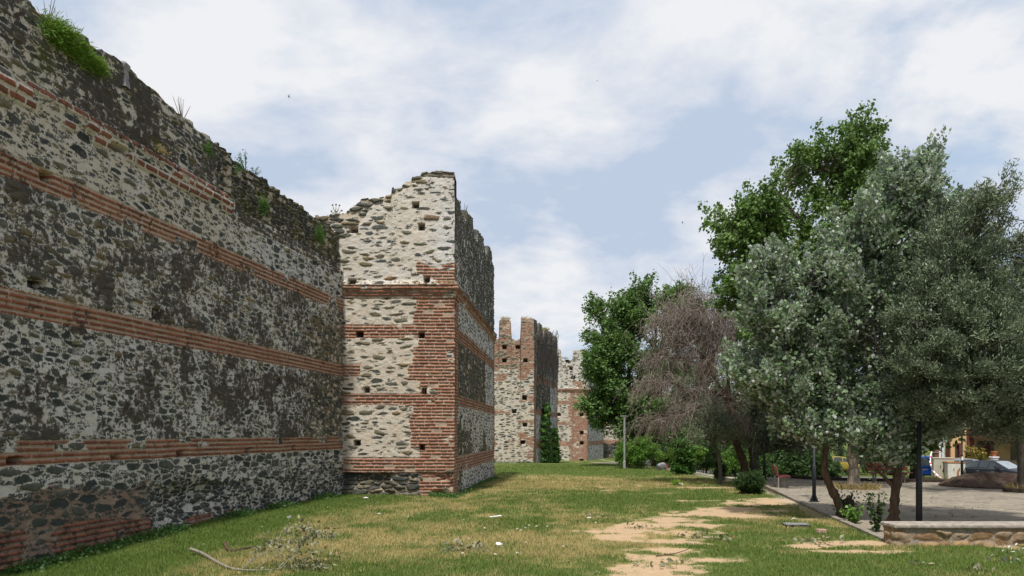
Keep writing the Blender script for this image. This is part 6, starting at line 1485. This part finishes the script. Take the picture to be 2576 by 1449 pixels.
# ------------------------------------------------------------------ paper, stones, cover
def crumple(px, py, d, label, seed, mat='paper', cat='paper', name='paper_scrap', grp='white scraps lying on the lawn', h=.5):
    o = rock(name, gp(px, py, 0), (d, d * .7, d * h), label, cat, M[mat], seed, 3, .6); 
    if grp: o['group'] = grp
    return o
o = MB().add([(-.19, -.1, 0), (.17, -.12, 0), (.19, .13, 0), (-.12, .16, 0), (-.13, -.08, .15), (.15, -.09, .19), (.17, .10, .19), (-.06, .13, .20), ], [(0, 3, 2, 1), (4, 5, 6, 7), (0, 1, 5, 4), (1, 2, 6, 5), (2, 3, 7, 6), (3, 0, 4, 7)]).build('white_block', M['white_stone'], None, .012); o.location = gp(880, 1243, .02); tag(o, 'broken white stone block in the grass at the wall corner', 'stone block')
crumple(921, 1256, .22, 'flat white stone chip right of the broken white block', 11, 'white_stone', 'stone', 'white_stone', None)
crumple(953, 1295, .13, 'small white lump alone in the green grass left of centre', 12)
crumple(1256, 1374, .17, 'bright white rag lying on the lawn near the bottom centre', 13, h=.6)
o = MB().box((0, 0, .02), (.30, .06, .03)).build('paper_strip', M['paper'], None, .01); o.location = gp(1247, 1303, .02); o.rotation_euler = (0, R(-6), .2); tag(o, 'narrow white paper strip on the lawn beyond the rag', 'paper')
crumple(1713, 1222, .32, 'pale lump with a grassy weed beside it on the far lawn', 14, 'white_stone', 'stone', 'white_stone', None)
tuft('weed_clump', gp(1703, 1222), 120, .14, .3, 'small yellow green weed clump beside the pale lump', 'weeds', M['tuft'], 19)
crumple(728, 1304, .16, 'flat grey pebble in the shaded grass near the wall', 15, 'rock', 'stone', 'grey_stone', None)
crumple(1482, 1305, .12, 'blue white crumpled scrap on the bare patch', 16)
o = MB().box((0, 0, .05), (.18, .12, .09)).build('brick_lump', M['pink_brick'], None, .012); o.location = gp(2066, 1342, .0); o.rotation_euler = (0, .06, .2); tag(o, 'pale pink brick lump on the lawn below the cover plate', 'brick')
mp = empty('cover_plate', gp(2002, 1325, .0), 'grey metal inspection cover lying proud of the lawn', 'cover'); mp.rotation_euler = (0, 0, -.05)
MB().box((0, 0, .03), (.56, .36, .06)).build('frame', M['black_metal'], mp, .006); MB().box((0, 0, .066), (.52, .33, .02)).build('lid', M['plate'], mp, .004)
m = MB(); m.tube([(0.06 * cos(a), 0, .01 + .06 * sin(a)) for a in np.linspace(0, pi, 9)], .012, 6); o = m.build('pipe_ring', M['white_paint'], None); o.location = gp(1997, 1311); tag(o, 'half buried white ring near the metal inspection cover', 'ring')
o = MB().lathe([(.30, 0), (.30, .006), (.02, .008)], 24).build('manhole_cover', M['rust'], None); o.location = (WX(2122, 23.5), 23.5, .031); tag(o, 'round rusty manhole cover in the paving right of the flared lamp post', 'manhole')
# thin stick on the soil
sk = TubeSet(); c1 = gp(1690, 1397); sk.add(smooth_line([gp(1650, 1402, .02) - c1, gp(1700, 1396, .03) - c1, gp(1733, 1388, .05) - c1], 6), np.linspace(.010, .006, 13), 5)
o = sk.build('thin_stick', M['bark_brown'], None); o.location = c1; tag(o, 'thin straight twig across the bare soil path', 'stick')
# daisies
rng = np.random.RandomState(44); dz = [(1322, 1337), (1303, 1338), (1350, 1332), (1376, 1333), (1310, 1343), (1330, 1330), (1220, 1336), (1180, 1365), (1165, 1316), (1243, 1404), (1303, 1401), (1166, 1402), (1415, 1385), (1322, 1375), (1500, 1322), (1028, 1308)]
proto = None
for k, (px, py) in enumerate(dz):
    q = gp(px, py, .0)
    if proto is None:
        proto = empty('daisy', q, 'white daisy in the grass', 'daisy', 0, 'white daisies dotting the lawn')
        m = MB(); 
        for j in range(12):
            a = j * 2 * pi / 12; m.add([(.006 * cos(a), .006 * sin(a), .085), (.018 * cos(a - .2), .018 * sin(a - .2), .09), (.023 * cos(a), .023 * sin(a), .092), (.018 * cos(a + .2), .018 * sin(a + .2), .09)], [(0, 1, 2, 3)])
        m.build('petals', M['paper'], proto); MB().lathe([(.010, .084), (.010, .093), (.004, .098)], 8).build('heart', M['paint_yellow'], proto); MB().tube([(0, 0, 0), (.005, .0, .05), (0, 0, .086)], .003, 5).build('stem', M['weed'], proto)
        proto.rotation_euler = (.35, 0, 0)
    else:
        c = copy_tree(proto); c.location = q; c.rotation_euler = (rng.uniform(.2, .6), 0, rng.uniform(-.5, .5))
# swift overhead
def swift(px, py, Y, rz, label):
    m = MB(); m.tube([(0, -.09, 0), (0, -.05, .0), (0, .02, 0), (0, .07, .005), (0, .095, 0)], [.004, .014, .018, .013, .003], 8)
    for s_ in (1, -1): m.add([(s_ * .01, .04, .005), (s_ * .09, .03, .02), (s_ * .2, -.05, .015), (s_ * .09, .0, .016), (s_ * .01, -.005, .0)], [(0, 1, 2, 3, 4)])
    m.add([(0, -.07, 0), (.025, -.14, 0), (0, -.11, 0), (-.025, -.14, 0)], [(0, 1, 2, 3)])
    o = m.build('swift', M['plastic'], None); o.location = W(px, py, Y); o.rotation_euler = (.5, .4, rz); return tag(o, label, 'bird', 'swifts in the sky')
swift(1502, 203, 40, .4, 'dark swift flying high above the middle of the scene')
swift(1717, 560, 60, 1.4, 'tiny swift in the sky left of the big poplar')
swift(727, 243, 45, 2.0, 'tiny swift in the sky above the long wall')
# ------------------------------------------------------------------ sky, sun, camera
tos = Vector((-0.13, -0.52, 1.0)).normalized()
el = math.asin(tos.z); az = math.atan2(tos.x, tos.y)
w = bpy.data.worlds.new('World'); scn.world = w; w.use_nodes = True
nt = w.node_tree; bg = nt.nodes['Background']
class GW(G):
    def __init__(s): s.t = nt; s._co = None
g = GW()
sky = g.n('ShaderNodeTexSky'); sky.sky_type = 'NISHITA'; sky.sun_disc = False; sky.sun_elevation = el; sky.sun_rotation = az; sky.air_density = 1.0; sky.dust_density = 1.5
tc = g.n('ShaderNodeTexCoord'); sx = g.n('ShaderNodeSeparateXYZ'); g.put(sx.inputs[0], tc.outputs['Generated'])
zc = g.ma('ADD', g.ma('MAXIMUM', sx.outputs[2], 0.0), 0.26)
cx = g.n('ShaderNodeCombineXYZ'); g.put(cx.inputs[0], g.ma('DIVIDE', sx.outputs[0], zc)); g.put(cx.inputs[1], g.ma('DIVIDE', sx.outputs[1], zc)); cx.inputs[2].default_value = 3.7
wn = g.n('ShaderNodeTexNoise'); g.put(wn.inputs['Vector'], cx.outputs[0]); wn.inputs['Scale'].default_value = 1.1; wn.inputs['Detail'].default_value = 3
vm = g.n('ShaderNodeVectorMath'); vm.operation = 'MULTIPLY_ADD'; g.put(vm.inputs[0], wn.outputs['Color']); vm.inputs[1].default_value = (.30, .30, .2); g.put(vm.inputs[2], cx.outputs[0])
co = vm.outputs[0]
def off(v): 
    a = g.n('ShaderNodeVectorMath'); a.operation = 'ADD'; g.put(a.inputs[0], co); a.inputs[1].default_value = v; return a.outputs[0]
d1 = g.noise(2.3, 10, .58, off((2.3, 0.4, 0))); d2 = g.noise(.7, 3, .5, off((5, 1, 1)))
dens = g.ma('ADD', g.ma('MULTIPLY', d1, .62), g.ma('MULTIPLY', d2, .38))
cover = g.mr(dens, .32, .45)
shade = g.mr(g.ma('ADD', g.ma('MULTIPLY', g.noise(1.7, 8, .52, off((1.1, 7.2, 2))), .65), g.ma('MULTIPLY', g.noise(.6, 3, .5, off((3.1, 2.2, 5))), .35)), .36, .58)
dB = g.noise(2.3, 10, .58, off((2.42, 0.62, 0.0)))
rel = g.ma('MULTIPLY_ADD', g.ma('SUBTRACT', dB, d1), 3.6, .05)
shade = g.ma('MAXIMUM', g.ma('MINIMUM', g.ma('ADD', g.ma('MULTIPLY', shade, .85), rel), 1.0), 0.0)
CL = 6.15
cloud = g.mix(shade, tuple(CL * v for v in (.93, .94, .97)), tuple(CL * v for v in (.555, .655, .82)))
blue = g.mix(.6, sky.outputs[0], tuple(CL * v for v in (.60, .76, .93)))
g.put(bg.inputs[0], g.mix(cover, blue, cloud)); bg.inputs[1].default_value = 0.1

sl = bpy.data.lights.new('sun', 'SUN'); sl.energy = 3.4; sl.angle = R(3.0); sl.color = (1.0, .965, .91)
so = bpy.data.objects.new('sun', sl); COL.objects.link(so); so.rotation_euler = tos.to_track_quat('Z', 'Y').to_euler(); so.location = tos * 60

cd = bpy.data.cameras.new('camera'); cam = bpy.data.objects.new('camera', cd); COL.objects.link(cam)
cam.location = (0, 0, E); cam.rotation_euler = (R(90), 0, 0); cd.sensor_width = 36; cd.lens = 36 * F / 2576; cd.shift_y = (HY - 724.5) / 2576; cd.clip_end = 4000
scn.camera = cam
scn.view_settings.view_transform = 'Standard'; scn.view_settings.look = 'None'; scn.view_settings.exposure = 0.6; scn.view_settings.gamma = 1.0; scn.view_settings.use_curve_mapping = False
scn.cycles.use_denoising = True; scn.cycles.max_bounces = 6; scn.cycles.transparent_max_bounces = 6
